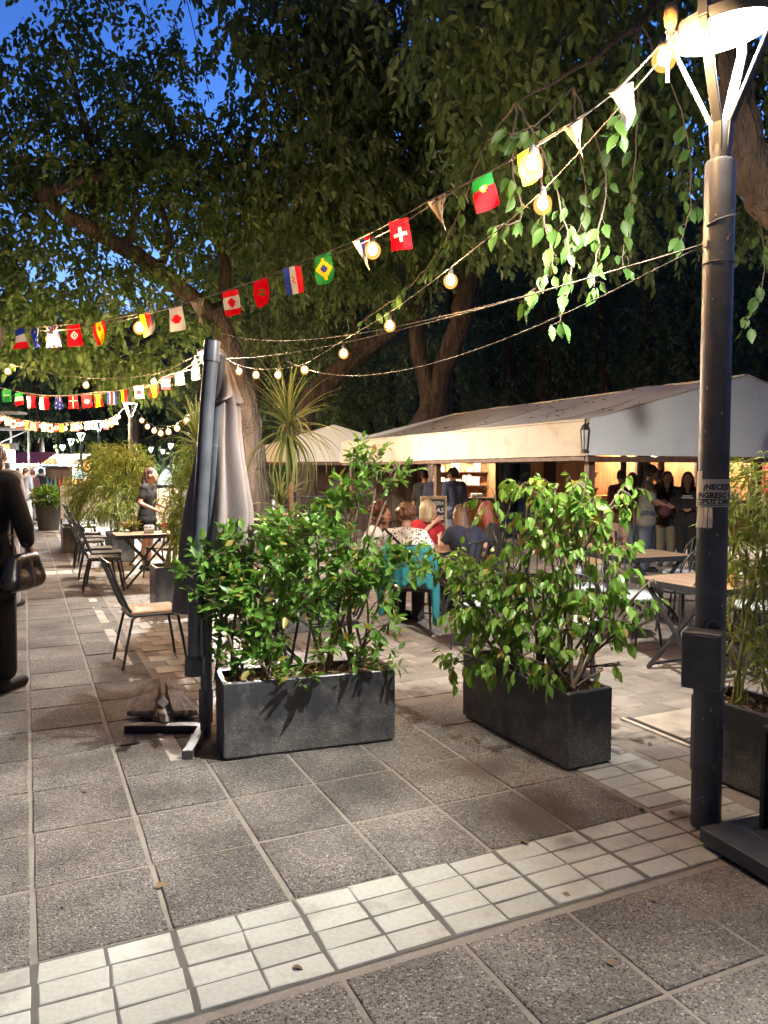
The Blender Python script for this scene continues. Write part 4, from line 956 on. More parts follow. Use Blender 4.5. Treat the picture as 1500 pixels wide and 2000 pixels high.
# first flag string, lamp head to far left
ctrl = [(-200, 8.0), (0, 7.35), (143, 7.0), (450, 6.0), (781, 4.75), (1030, 3.95), (1290, 3.3)]
D = lambda px: interp(ctrl, px)
fs1 = [('wg', -2, 640, 0), ('fr', 38, 642, 0), ('au', 68, 642, 0), ('gb', 102, 638, 0), ('tn', 143, 635, 0), ('es', 193, 630, 0), ('de', 287, 612, 0), ('jp', 343, 601, 0), ('wg', 386, 588, 1), ('ca', 449, 568, 0), ('ma', 508, 547, 0),
       ('hr', 570, 521, 0), ('br', 630, 498, 0), ('rs', 706, 466, 1), ('ch', 778, 429, 0), ('wg', 853, 386, 1), ('pt', 940, 345, 2), ('gh', 1030, 293, 0), ('pk', 1120, 238, 1), ('uy', 1212, 172, 1)]
bt = thing('bunting', 'nearest string of small national flags, from the near lamp head down to the left edge', 'bunting', (0, 0, 0), 0, 'strings of flags')
pts = [at(-160, 648, D(-160))] + [at(x, y - 2, D(x)) for _, x, y, _ in fs1] + [L1]
cable(bt, pts, .0035, Vector(), 5, 'cord')
for i, (k, x, y, f) in enumerate(fs1):
    p = at(x, y, D(x)); yaw = math.atan2(-(D(1030) - D(343)), (at(1030, 300, D(1030)) - at(343, 600, D(343))).x) if False else R(-14)
    tl = R(-10 - .012*x) if f != 2 else R(-28)
    fsz = .80 if x > 1000 else .92; flag(bt, k, p, .135*fsz, .205*fsz*(.85 if f == 1 else 1), yaw + random.uniform(-.3, .3), tl*.75 + random.uniform(-.05, .05), f == 1, i)
sb = thing('string_lights', 'string of warm bulbs hung along the nearest flag string', 'string lights', (0, 0, 0), 0, 'strings of warm bulbs')
bl = [(100, 662, 0), (272, 640, 0), (728, 488, 0), (1040, 318, 0), (1297, 112, 0)]
cable(sb, [at(-160, 640, D(-160)), at(100, 646, D(100)), at(272, 618, D(272)), at(500, 548, D(500)), at(728, 466, D(728)), at(880, 376, D(880)), at(1040, 290, D(1040)), at(1180, 196, D(1180)), L1], .0035, Vector())
for x, y, _ in bl: bulb(sb, at(x, y, D(x) - .03), .040, Vector())
# bulbs from the near lamp to the second lamp
sb2 = thing('string_lights', 'string of warm bulbs from the near lamp head to the lamp behind the parasol', 'string lights', (0, 0, 0), 0, 'strings of warm bulbs')
ctrl2 = [(410, 12.3), (437, 12.0), (595, 9.2), (761, 6.8), (880, 5.5), (1060, 4.2), (1290, 3.3)]
D2 = lambda px: interp(ctrl2, px)
b2l = [(1060, 398), (880, 548), (761, 636), (671, 690), (595, 722), (543, 732), (500, 732), (467, 725), (440, 712)]
cable(sb2, [L1 + Vector((0, 0, -.06))] + [at(x, y - 26 + (20 if x < 600 else 0)*.7, D2(x)) for x, y in b2l] + [L2], .0035, Vector())
for x, y in b2l: bulb(sb2, at(x, y, D2(x)), .040, Vector())
# second lamp to the left: bulbs and flags
sb3 = thing('string_lights', 'string of widely spaced warm bulbs left of the parasol top', 'string lights', (0, 0, 0), 0, 'strings of warm bulbs')
D3 = lambda px: interp([(-120, 12.4), (410, 12.3)], px)
b3l = [(380, 710), (300, 745), (168, 752), (15, 725), (-110, 690)]
cable(sb3, [L2] + [at(x, y - 14, 12.3) for x, y in b3l], .005, Vector())
for x, y in b3l: bulb(sb3, at(x, y, 12.3), .042, Vector())
sb3b = None
bt2 = thing('bunting', 'second string of small national flags, from behind the parasol to the left edge', 'bunting', (0, 0, 0), 0, 'strings of flags')
fs2 = [('wg', 381, 718), ('pk', 350, 728), ('ca', 323, 736), ('es', 300, 752), ('jp', 271, 754), ('de', 244, 761), ('cr', 218, 766), ('es', 191, 771), ('tn', 168, 772), ('dk', 142, 774), ('au', 114, 775), ('pl', 86, 776), ('pl', 60, 773), ('mx', 36, 767), ('sa', 12, 761), ('fr', -15, 755), ('ca', -42, 747)]
cable(bt2, [L2] + [at(x, y - 1, 12.5) for _, x, y in fs2], .005, Vector(), 4, 'cord')
for i, (k, x, y) in enumerate(fs2): flag(bt2, k, at(x, y, 12.5), .145, .20, random.uniform(-.35, .35), R(-6) + random.uniform(-.1, .1), False, 50 + i, Vector(), (9, 12))
for x, y in ((302, 768), (85, 786), (190, 786)):
    pass
sb5 = thing('string_lights', 'short run of warm bulbs glowing behind the second flag string', 'string lights', (0, 0, 0), 0, 'strings of warm bulbs')
cable(sb5, [L2, at(302, 752, 12.7), at(190, 766, 12.8), at(82, 772, 12.9), at(-60, 745, 13)], .005, Vector())
for x, y in ((303, 767), (191, 784), (82, 788)): bulb(sb5, at(x, y, 12.7), .042, Vector())
# second lamp to third lamp, then third lamp to the left
sb4 = thing('string_lights', 'sagging string of warm bulbs between the lamp over the bamboo and the parasol', 'string lights', (0, 0, 0), 0, 'strings of warm bulbs')
D4 = lambda px: interp([(254, 21.3), (410, 12.3)], px)
b4l = [(277, 821), (288, 833), (301, 841), (314, 846), (329, 843), (346, 836), (364, 822), (389, 800)]
cable(sb4, [L3] + [at(x, y - 9, D4(x)) for x, y in b4l] + [L2], .006, Vector())
for x, y in b4l: bulb(sb4, at(x, y, D4(x)), .05, Vector())
sb6 = thing('string_lights', 'far string of warm bulbs and paper flags left of the lamp over the bamboo', 'string lights', (0, 0, 0), 0, 'strings of warm bulbs')
b6l = [(232, 814), (214, 825), (200, 829), (176, 831), (158, 834), (128, 837), (80, 832), (45, 828), (3, 818)]
cable(sb6, [L3] + [at(x, y - 8, 21) for x, y in b6l] + [at(-60, 800, 21)], .006, Vector())
for x, y in b6l: bulb(sb6, at(x, y, 21), .045, Vector())
bt3 = thing('bunting', 'far string of small pale flags left of the lamp over the bamboo', 'bunting', (0, 0, 0), 0, 'strings of flags')
xs = [225, 216, 207, 182, 170, 152, 143, 120, 110, 98, 86, 70, 62, 52, 36, 26, 14, -4]
yl = [814, 818, 823, 823, 824, 826, 826, 828, 828, 828, 827, 826, 825, 823, 821, 820, 816, 811]
cable(bt3, [L3] + [at(x, y - 1, 21.2) for x, y in zip(xs, yl)], .006, Vector(), 4, 'cord')
for i, (x, y) in enumerate(zip(xs, yl)): flag(bt3, ['pk', 'es', 'ca', 'jp', 'uy', 'pl'][i % 6], at(x, y, 21.2), .14, .22, random.uniform(-.4, .4), 0, False, 90 + i, Vector(), (6, 8))
# bundle of cable and a glowing cover at the near lamp head
cb = thing('cable_bundle', 'coil of cable and warm-lit cover tied to the left side of the near lamp head', 'cable bundle', tuple(HEAD), 0)
co = MB()
for k in range(4):
    co.tube([(-.235 + .03*math.cos(a)+.008*k, -.04 + .02*math.sin(a*2), -.01 + .05*math.sin(a) - .01*k) for a in np.linspace(0, 6.2, 14)], .004, 5)
co.build('coil', CABLE, cb, 180)
MB().ball((-.245, -.05, .07), (.03, .03, .06), 10, 8).build('cover', M('cover_plastic', (.75, .42, .16), .5), cb, 180)
MB().box((-.26, -.05, -.20), (-.247, -.045, -.10)).build('tie', M('white_tie', (.75, .75, .75), .6), cb)
# plain overhead wires
for lb, a, b_, s in (('thin wire from the near lamp post to the forked tree, topmost of three', (1372, 478, 3.3), (430, 650, 13.5), .25), ('thin wire from the near lamp post to the second lamp, middle of three', (1372, 478, 3.3), (440, 700, 12.5), .12),
                     ('thin wire from the near lamp post towards the parasol, lowest of three', (1372, 480, 3.3), (560, 705, 10.5), .35)):
    w = thing('overhead_wire', lb, 'wire', (0, 0, 0), 0, 'overhead wires'); A, B = at(*a), at(*b_)
    cable(w, [A.lerp(B, t) + Vector((0, 0, -4*s*t*(1-t))) for t in np.linspace(0, 1, 9)], .0035, Vector(), 4)
for i, (a, b_) in enumerate((((280, -20, 20), (320, 190, 22)), ((360, -20, 20), (410, 190, 22)))):
    w = thing('overhead_wire', ['left of two dark wires against the sky at top left', 'right of two dark wires against the sky at top left'][i], 'wire', (0, 0, 0), 0, 'overhead wires')
    cable(w, [at(*a), at(*b_)], .012, Vector(), 4, mat=BLACK_METAL)
# ------------------------------------------------------------------ chairs, tables
SEAT_TAN = M('plywood_seat', (.40, .25, .13), .5, .2, 8., stretch=(1, .2, 1))
SEAT_DARK = M('dark_seat', (.07, .065, .06), .5, .3)
CUSHION = M('pale_cushion', (.50, .55, .57), .8, .12, 10., .1, 40.)
TOP_WOOD = M('table_plank', (.33, .22, .14), .45, .3, 9., .1, 50., stretch=(.25, 3, 1))
LEG_GROUP = 'black metal terrace chairs'
def legpath(p): return [Vector(q) for q in p]
def slat_chair(label, seat=SEAT_DARK):
    """faces +x; raked back of metal bars, bent tube legs"""
    t = thing('chair', label, 'chair', (0, 0, 0), 0, LEG_GROUP)
    MB().box((-.20, -.20, .440), (.21, .20, .462), bev=.008).build('seat', seat, t)
    f = MB(); f.tube([(-.20, -.19, .430), (.20, -.19, .430), (.20, .19, .430), (-.20, .19, .430), (-.20, -.19, .430)], .011, 8); f.build('seat_frame', BLACK_METAL, t, 60)
    for y in (-.19, .19):
        for x0, x1 in ((-.17, -.27), (.17, .25)):
            s = 1 if y > 0 else -1
            MB().tube([(x0*.2, y*.93, .425), (x0*.85, y*.97, .424), (x0*1.08, y, .405), ((x0+x1)/2*1.05, y + s*.012, .2), (x1, y + s*.025, 0)], .0115, 8).build('leg', BLACK_METAL, t, 60)
    b = MB()
    for y in (-.18, .18): b.tube([(-.18, y, .44), (-.22, y, .50), (-.36, y*.98, .86)], .0115, 8)
    b.tube([(-.36, -.177, .86), (-.385, -.10, .885), (-.392, 0, .892), (-.385, .10, .885), (-.36, .177, .86)], .013, 8); b.build('back_frame', BLACK_METAL, t, 60)
    for y in (-.10, -.035, .035, .10):
        MB().bar((-.205, y, .47), (-.386, y, .885), .022, .008, (1, 0, .3)).build('back_bar', BLACK_METAL, t)
    return t
def hoop_chair(label, seat=CUSHION):
    """faces +x; round hoop back with spindles, pad seat"""
    t = thing('chair', label, 'chair', (0, 0, 0), 0, 'black hoop-backed terrace chairs')
    MB().lathe([(.02, .435), (.19, .435), (.205, .45), (.205, .47), (.19, .485), (.02, .488)], 20).build('cushion', seat, t, 60)
    MB().lathe([(.20, .415), (.215, .42), (.215, .433), (.20, .435), (.02, .435), (.02, .416)], 20).build('seat_frame', BLACK_METAL, t, 60)
    for a in (45, 135, 225, 315):
        c, s = math.cos(R(a)), math.sin(R(a)); MB().tube([(.18*c, .18*s, .42), (.24*c, .24*s, 0)], .0115, 8).build('leg', BLACK_METAL, t, 60)
    h = MB(); pts = [(-.10, -.185, .43)] + [(-.20 - .06*math.sin(a), -.205*math.cos(a), .62 + .25*math.sin(a)) for a in np.linspace(.0, math.pi, 11)] + [(-.10, .185, .43)]
    h.tube(pts, .012, 8); h.build('hoop', BLACK_METAL, t, 60)
    for y in (-.11, -.04, .04, .11): MB().tube([(-.16, y*.8, .43), (-.20 - .06*math.sqrt(1 - (y/.205)**2), y, .62 + .25*math.sqrt(1 - (y/.205)**2))], .007, 6).build('spindle', BLACK_METAL, t, 60)
    return t
def fold_table(label, L=.85, W=.70, group='folding terrace tables'):
    """x along L; crossed legs under the two x-facing long sides"""
    t = thing('table', label, 'table', (0, 0, 0), 0, group); n = 6; w = W / n
    for k in range(n): MB().box((-L/2 + .012, -W/2 + .014 + k*(W-.028)/n + .002, .722), (L/2 - .012, -W/2 + .014 + (k+1)*(W-.028)/n - .002, .742), bev=.003).build('plank', TOP_WOOD, t)
    e = MB(); e.box((-L/2, -W/2, .69), (L/2, -W/2 + .012, .742)); e.box((-L/2, W/2 - .012, .69), (L/2, W/2, .742)); e.box((-L/2, -W/2 + .012, .69), (-L/2 + .012, W/2 - .012, .742)); e.box((L/2 - .012, -W/2 + .012, .69), (L/2, W/2 - .012, .742)); e.build('edge_band', BLACK_METAL, t)
    for y in (-W/2 + .07, W/2 - .07):
        for s in (1, -1): MB().bar((-s*.30, y + s*.014, 0.012), (s*.30, y + s*.014, .70), .026, .032, (0, 1, 0)).build('leg', BLACK_METAL, t)
    c = MB()
    for x in (-.27, .27): c.bar((x, -W/2 + .07, .045), (x, W/2 - .07, .045), .018, .018)
    c.build('cross_bar', BLACK_METAL, t); return t
CH = slat_chair('black slat-backed chair with tan seat nearest on the left, beside the folded parasol', SEAT_TAN)
p = gr(305, 1298); put(CH, (-1.97, 6.43, 0), R(29))
CD = slat_chair('x', SEAT_DARK)
def chair_at(src, x, y, rz, label):
    o = copy_tree(src); put(o, (x, y, 0), rz, label); return o
put(CD, (-3.80, 10.35, 0), R(22), 'front dark-seated slat chair of the row left of the crossed-leg tables')
row = [(-3.98, 10.95, 20, 'second dark-seated slat chair of the left row, just behind the front one'), (-4.95, 12.9, 24, 'third slat chair of the left row, behind the front pair'), (-5.15, 13.6, 22, 'fourth slat chair of the left row, overlapping the third'),
       (-6.35, 16.3, 20, 'fifth slat chair of the left row, near the round planter'), (-6.75, 17.1, 22, 'last slat chair of the left row, against the round planter and bamboo'),
       (-4.35, 11.6, 22, 'third chair of the front table group on the left, just behind the front two'), (-5.55, 14.4, 22, 'slat chair in the middle of the left row, beyond the front table groups'), (-3.4, 13.3, 200, 'slat chair facing left across the second table'), (-4.4, 16.2, 205, 'slat chair facing left across the far table by the bamboo'), (-2.9, 12.4, 205, 'slat chair on the far side of the crossed-leg table by the waitress'), (-3.35, 11.7, 250, 'slat chair with its back to us beside the crossed-leg table')]
for x, y, r, lb in row: chair_at(CD, x, y, R(r), lb)
T1 = fold_table('wooden folding table with crossed black legs, in front of the waitress'); put(T1, (-3.35, 10.75, 0), R(25))
for x, y, lb in ((-3.95, 12.9, 'second folding table from the front on the left, behind the crossed-leg one'), (-5.2, 15.8, 'far folding table by the bamboo'), (-2.35, 13.9, 'folding table behind the waitress near the white panel')):
    put(copy_tree(T1), (x, y, 0), R(25), lb)
T2 = copy_tree(T1); put(T2, (-1.05, 6.35, 0), R(25), 'folding table seen through the left shrub')
chair_at(CD, -.45, 6.0, R(200), 'slat chair at the table behind the left shrub'); chair_at(CD, -1.0, 5.72, R(115), 'chair with its back to us behind the left planter')
# right side
T3 = copy_tree(T1); put(T3, (2.52, 6.02, 0), R(115), 'slatted folding table with crossed legs left of the near lamp post')
T4 = copy_tree(T1); put(T4, (2.70, 8.05, 0), R(20), 'folding table behind the right shrub, between hoop-backed chairs')
T5 = copy_tree(T1); put(T5, (3.5, 6.9, 0), R(115), 'folding table mostly hidden behind the near lamp post')
HC = hoop_chair('hoop-backed chair with a pale cushion under the slatted table by the lamp post'); put(HC, (2.32, 7.05, 0), R(-60))
hl = [(2.05, 7.55, 60, 'hoop-backed chair with its back to us, left of the table behind the right shrub'), (2.95, 7.55, 110, 'hoop-backed chair between the two tables near the lamp post'), (3.35, 8.6, 200, 'hoop-backed chair beyond the tables, under the man in the cap'),
      (3.2, 8.05, 150, 'hoop-backed chair touching the lamp post, right of the far table'), (2.2, 8.9, -70, 'hoop-backed chair at the far side of the table behind the right shrub'), (3.2, 6.5, 200, 'hoop-backed chair right of the slatted table, behind the lamp post'),
      (1.42, 5.75, 80, 'black chair standing right behind the right-hand planter'), (.82, 6.75, 20, 'black chair half hidden behind the left end of the right shrub')]
for x, y, r, lb in hl: o = copy_tree(HC); put(o, (x, y, 0), R(r), lb)
# ladies' table
T6 = copy_tree(T1); put(T6, (.55, 8.65, 0), R(60), 'table the five women sit round, hidden behind the shrubs')
lc = [(.30, 7.72, 78, 'chair with a teal jacket over its back, the woman in spotted top on it'), (-.15, 8.25, 20, 'chair of the curly haired woman on the left of the table'), (.62, 9.5, -80, 'chair of the blonde woman'), (.92, 8.25, 110, 'chair of the brown haired woman with her back to us'), (1.38, 8.85, 190, 'chair of the red haired woman')]
LCH = [chair_at(CD, x, y, R(r), lb) for x, y, r, lb in lc]
# things on the tables
def on(px_xy, z=.743): return (px_xy[0], px_xy[1], z)
PLASTIC_W = M('white_plastic', (.72, .72, .70), .4, .06)
def napkin_box(loc, rz, label):
    t = thing('napkin_holder', label, 'napkin holder', loc, rz); MB().box((-.07, -.06, 0), (.07, .06, .07), bev=.01).build('box', M('clear_tub', (.55, .56, .52), .25, .1), t)
    m = MB(); 
    for k in range(5): m.ball((-.045 + .022*k, random.uniform(-.03, .03), .085), (.03, .03, .03), 6, 4)
    m.build('napkins', PLASTIC_W, t, 60); return t
napkin_box(on((-3.28, 10.70)), .3, 'tub of white napkins on the crossed-leg table')
bo = thing('bottle', 'clear plastic bottle with a red label on the crossed-leg table', 'bottle', on((-3.10, 10.80)))
MB().lathe([(.034, 0), (.038, .02), (.036, .16), (.030, .19), (.014, .235), (.013, .26)], 12).build('body', M('clear_bottle', (.35, .36, .35), .1, .1), bo, 60)
MB().lathe([(.0385, .08), (.0385, .14)], 12).build('red_label', M('red_label', (.55, .02, .02), .5), bo, 60); MB().lathe([(.015, .26), (.015, .28), (.002, .281)], 10).build('lid', M('red_label', (.55, .02, .02), .5), bo)
for x, y, lb in ((-3.85, 12.95, 'left of two white napkin cubes on the second table'), (-3.6, 13.05, 'right of two white napkin cubes on the second table')):
    t = thing('napkin_holder', lb, 'napkin holder', on((x, y)), .3, 'white napkin cubes'); MB().box((-.05, -.05, 0), (.05, .05, .10), bev=.008).build('box', PLASTIC_W, t)
def posy(loc, label, pot, n=60, h=.18, mat=None):
    t = thing('table_plant', label, 'plant', loc); MB().lathe([(.04, 0), (.055, .08), (.05, .082), (.04, .06), (.002, .06)], 14).build('pot', pot, t, 50)
    d = unit(RNG.normal(size=(n, 3)) + [0, 0, .7]); P = np.array([0, 0, .07]) + d*RNG.uniform(.0, .06, (n, 1))
    link('leaves', leaves_mesh(P, d, RNG.normal(size=(n, 3)) + [0, 0, 1], RNG.uniform(.5, 1, n)*h*.8, .022), t, mat or leafmat('posy', (.12, .15, .03), (.32, .30, .08), .6), kind='stuff'); return t
posy(on((-3.62, 11.02)), 'small straggly plant on the crossed-leg table', M('dark_pot', (.05, .045, .04), .6))
posy(on((2.62, 5.78)), 'small dried plant in an amber pot on the slatted table by the lamp post', M('amber_pot', (.45, .22, .06), .3))
mn = thing('paper_menu', 'white crumpled paper on the slatted table by the lamp post', 'paper', on((2.74, 5.95)), .4); MB().ball((0, 0, .05), (.08, .06, .05), 9, 6).build('sheet', PLASTIC_W, mn)
# tall narrow side table behind the right shrub
st = thing('side_table', 'tall narrow metal side table beyond the right shrub', 'side table', (2.42, 8.75, 0), R(10))
MB().box((-.2, -.15, .93), (.2, .15, .95), bev=.004).build('top', TOP_WOOD, st); 
for x in (-.18, .18):
    for y in (-.13, .13): MB().box((x-.01, y-.01, 0), (x+.01, y+.01, .93)).build('leg', BLACK_METAL, st)
MB().box((-.1, -.06, .55), (.1, .06, .78)).build('parcel', M('kraft_card', (.45, .30, .15), .8), st)

# ------------------------------------------------------------------ folded cantilever parasol and its base
PT = M('parasol_tube', (.11, .122, .145), .32, .2, 10., metal=.35)
CL = wear_mat('taupe_cloth', (.24, .205, .195), (.19, .165, .157), 2., .9, (.4, .7), 120., .15, 0)
pb = gr(402, 1440); pr = thing('parasol', 'folded taupe cantilever parasol on a dark mast, left planter beside it', 'parasol', (pb.x, pb.y, 0))
B = lambda px, py, d=None: at(px, py, d or pb.y) - Vector((pb.x, pb.y, 0))
d0_ = pb.y
MB().tube([B(402, 1436), B(404, 1190), B(428, 720), B(431, 690)], [.034, .034, .034, .034], 16).build('mast', PT, pr, 60)
MB().tube([B(381, 1300, d0_-.10), B(381, 1190, d0_-.10), B(404, 800, d0_-.12), B(413, 690, d0_-.12)], .042, 18).build('boom', PT, pr, 60)
MB().tube([B(412, 706, d0_-.12), B(414.5, 666, d0_-.12)], [.048, .045], 18).build('boom_head', PT, pr, 60)
MB().tube([B(414, 690, d0_-.10), B(433, 697, d0_ + .02)], .035, 10).build('hinge', PT, pr, 60)
MB().tube([B(380.5, 1318, d0_-.10), B(380.8, 1286, d0_-.10), B(381, 1278, d0_-.1)], [.06, .06, .045], 6).build('crank_box', PT, pr)
for y0, y1 in ((868, 874), (1236, 1243)): MB().tube([B(419 if y0 < 1000 else 402, y0), B(419 if y0 < 1000 else 402, y1)], .038, 16).build('collar', PT, pr, 60)
# sleeve stubs at the foot of the mast
MB().tube([B(402, 1410), B(402, 1345)], .042, 4).build('sleeve', M('pale_edge_metal', (.10, .10, .10), .4, metal=.4), pr)
# pleated cloth: rings of a folded fan hanging round the mast, long and deeply creased
def canopy(name, rows, n=96, pleats=8, label=None):
    """rows: (px centre, py, half width px left, right, pleat depth)"""
    mb = MB(); vs = []; fs = []; rr = random.Random(4); ph = [rr.uniform(0, 6) for _ in range(8)]
    for i, (cx, cy, wl, wr_, dp) in enumerate(rows):
        t = i/(len(rows)-1)
        for j in range(n):
            a = 2*math.pi*j/n; c, s = math.cos(a), math.sin(a)
            rad = 1 - dp*(.5 + .5*math.cos(pleats*a + ph[0] + .5*math.sin(2*a + 2.2*t) + .7*t))**1.5 + .06*math.sin(3*a + 5*t + ph[1]) + .035*math.sin(17*a + 9*t)
            w = wl if c < 0 else wr_
            x = cx + c*w*rad; p = at(x, cy + 4*math.sin(5*a + ph[2])*t, d0_) - Vector((pb.x, pb.y, 0)); p.y += .06 + s*.17*rad*(.35 + .65*t)
            vs.append(p)
    for i in range(len(rows)-1):
        for j in range(n): fs.append((i*n+j, i*n+(j+1) % n, (i+1)*n+(j+1) % n, (i+1)*n+j))
    fs.append(tuple(range(n))); return mb.add(vs, fs).build(name, CL, pr, 180, label)
rows = [(428, 706, 8, 10, .2), (430, 740, 14, 20, .35), (428, 775, 24, 33, .45), (427, 800, 30, 38, .5), (425, 850, 40, 44, .5), (423, 900, 48, 52, .5), (421, 950, 56, 63, .5), (419, 1000, 63, 74, .5), (416, 1050, 66, 78, .5), (414, 1100, 68, 80, .5), (411, 1150, 70, 80, .5), (406, 1185, 70, 76, .5), (403, 1198, 68, 74, .5)]
def dense(rows, k=3):
    o = []
    for a, b in zip(rows, rows[1:]):
        for q in range(k): o.append(tuple(x + (y-x)*q/k for x, y in zip(a, b)))
    return o + [rows[-1]]
canopy('canopy', dense(rows))
canopy('vent_cap', dense([(432, 700, 6, 8, .2), (430, 725, 24, 18, .35), (427, 752, 44, 32, .4), (426, 775, 52, 44, .45), (425, 783, 50, 46, .5)]), pleats=5)
# base: crossed channel beams weighted with broken concrete slabs
bs = pr; o_ = Vector((pb.x, pb.y, 0)); Q = lambda px, py, z=0.: gr(px, py, z) - o_
RUST = wear_mat('worn_steel', (.055, .05, .048), (.16, .11, .07), 8., .5, (.5, .7), 50., .2, .1)
CONC = wear_mat('broken_concrete', (.27, .24, .21), (.13, .115, .10), 9., .9, (.42, .62), 30., .8, .1)
MB().bar(Q(246, 1421, .022), Q(398, 1421, .022), .07, .045, bev=.004).build('base_beam', RUST, bs)
MB().bar(Q(404, 1412, .025), Q(366, 1475, .025), .06, .05, bev=.004).build('base_beam', RUST, bs)
MB().bar(Q(316, 1392, .025), Q(322, 1418, .025), .05, .05).build('base_beam', RUST, bs)
MB().bar(Q(318, 1372, .10), Q(318, 1372, .31), .048, .048, (0, 1, 0), .004).build('upright_stub', RUST, bs)
def wedge_slab(pts, name, seed):
    """broken slab: plan points with their own top heights"""
    rr = random.Random(seed); P = [Vector(p[0]) for p in pts]; H = [p[1] for p in pts]; n = len(P); sub = []
    for i in range(n):
        for k in range(6): t = k/6; q = P[i].lerp(P[(i+1) % n], t); sub.append((q + Vector((rr.uniform(-.006, .006), rr.uniform(-.006, .006), 0)), H[i]*(1-t) + H[(i+1) % n]*t))
    c = sum((q for q, _ in sub), Vector())/len(sub); hc = sum(h for _, h in sub)/len(sub); m = len(sub); vs = []; fs = []
    for lv, sc_, f in ((.03, 1.0, 0), (0, 1.02, .55), (0, .985, 1.0), (0, .60, 1.0)):
        for q, h in sub: z = lv if lv else .03 + (h - .03)*f + rr.uniform(-.004, .004); vs.append(c + (q - c)*(sc_ + rr.uniform(-.012, .012)) + Vector((0, 0, z if sc_ > .7 else z*.5 + hc*.5)))
    for r in range(3):
        for j in range(m): fs.append((r*m+j, r*m+(j+1) % m, (r+1)*m+(j+1) % m, (r+1)*m+j))
    fs.append(tuple(range(m-1, -1, -1))); k = len(vs); vs.append(c + Vector((0, 0, hc)))
    for j in range(m): fs.append((3*m+j, 3*m+(j+1) % m, k))
    return MB().add(vs, fs).build(name, CONC, bs)
wedge_slab([(Q(250, 1408), .06), (Q(300, 1410), .075), (Q(315, 1372), .17), (Q(300, 1366), .15)], 'concrete_slab', 1)
wedge_slab([(Q(336, 1410), .075), (Q(386, 1406), .06), (Q(340, 1364), .15), (Q(322, 1372), .17)], 'concrete_slab', 2)
# ------------------------------------------------------------------ shrubs, bamboo, palm-like cordylines
GLOSS = leafmat('glossy_shrub_leaf', (.055, .14, .025), (.17, .33, .06), .34, .36, .45, .05)
DROOP = leafmat('drooping_shrub_leaf', (.10, .22, .035), (.23, .39, .075), .36, .38, .4, .05)
BAMB = leafmat('bamboo_leaf', (.12, .19, .03), (.30, .31, .08), .5, .35)
BAMB2 = leafmat('bamboo_leaf_far', (.10, .19, .03), (.26, .28, .08), .5, .4)
CULM = M('bamboo_culm', (.22, .24, .08), .5, .2, 6.)
STEM = M('shrub_stem', (.15, .11, .07), .8, .3, 12.)
def shrub(label, root_pts, blobs, nsh, nl, L, W, mat, protos, base, sp, down, curl, dirs, seed, fold=.2, limit=300, stem_r=.011, spread=.9):
    global RNG
    RNG = np.random.default_rng(seed); rr = random.Random(seed)
    t = thing('shrub', label, 'shrub', base, 0, 'shrubs in the planters'); base = Vector(base)
    w = np.array([b[5] if len(b) > 5 else b[3]*b[4] for b in blobs], float); w /= w.sum()
    tb = MB(); C = []
    for b in blobs:
        c = at(b[0], b[1], b[2]); C.append((c, b[3]*b[2]/F, b[4]*b[2]/F))
    for c, rx, rz in C:
        r0 = min(root_pts, key=lambda q: (q - c).length + rr.uniform(0, .3)); m = r0.lerp(c, .5) + Vector((rr.uniform(-.05, .05), rr.uniform(-.05, .05), .03))
        P, Q = smooth_path([r0, m, c, c + Vector((rr.uniform(-.5, .5)*rx, rr.uniform(-.05, .05), rz*.5))], [stem_r, stem_r*.75, stem_r*.5, stem_r*.2], 5, .004, seed)
        tb.tube([p - base for p in P], Q, 6)
        for k in range(3):
            q = P[rr.randrange(6, len(P)-1)]; e = c + Vector((rr.uniform(-1, 1)*rx, rr.uniform(-.1, .1), rr.uniform(-.8, .8)*rz))
            tb.tube([q - base, (q.lerp(e, .5) + Vector((0, 0, .015))) - base, e - base], [stem_r*.4, stem_r*.3, stem_r*.15], 5)
    tb.build('stems', STEM, t, 60)
    idx = RNG.choice(len(blobs), nsh, p=w)
    S = np.array([tuple(C[i][0]) for i in idx]); rad = np.array([(C[i][1], min(.16, .1 + C[i][1]*.3), C[i][2]) for i in idx])
    d = unit(RNG.normal(size=(nsh, 3))) * RNG.uniform(.1, 1, (nsh, 1))**(1/2.4)
    S = S + d*rad*.8
    D_ = unit(d*.8 + RNG.normal(scale=.5, size=(nsh, 3)) + np.array(dirs))
    P, A, N, tw = shoots(S, D_, nl, sp, spread, down, .25, curl)
    n = len(P); sc = RNG.uniform(.42, 1.2, n)
    dist = np.linalg.norm(P - np.array([0, 0, CAM_H]), axis=1) - RNG.uniform(0, .25, n); o = np.argsort(dist); near, far = o[:limit], o[limit:]
    b = np.array(base)
    link('foliage', leaves_mesh(P[far] - b, A[far], N[far], L*sc[far], W*sc[far], fold), t, mat, kind='stuff')
    link('twigs', twig_mesh(tw - b, .0028), t, STEM, kind='stuff')
    leaf_objects(t, protos, P[near], A[near], N[near], list(sc[near]*1.05), b)
    return t
def planter_pts(P, x, y, z=.39):
    c, s = math.cos(P.rotation_euler[2]), math.sin(P.rotation_euler[2]); return Vector((P.location.x + x*c - y*s, P.location.y + x*s + y*c, z))
rl = [planter_pts(PL, x, .17) for x in (.12, .28, .45, .62, .80)]
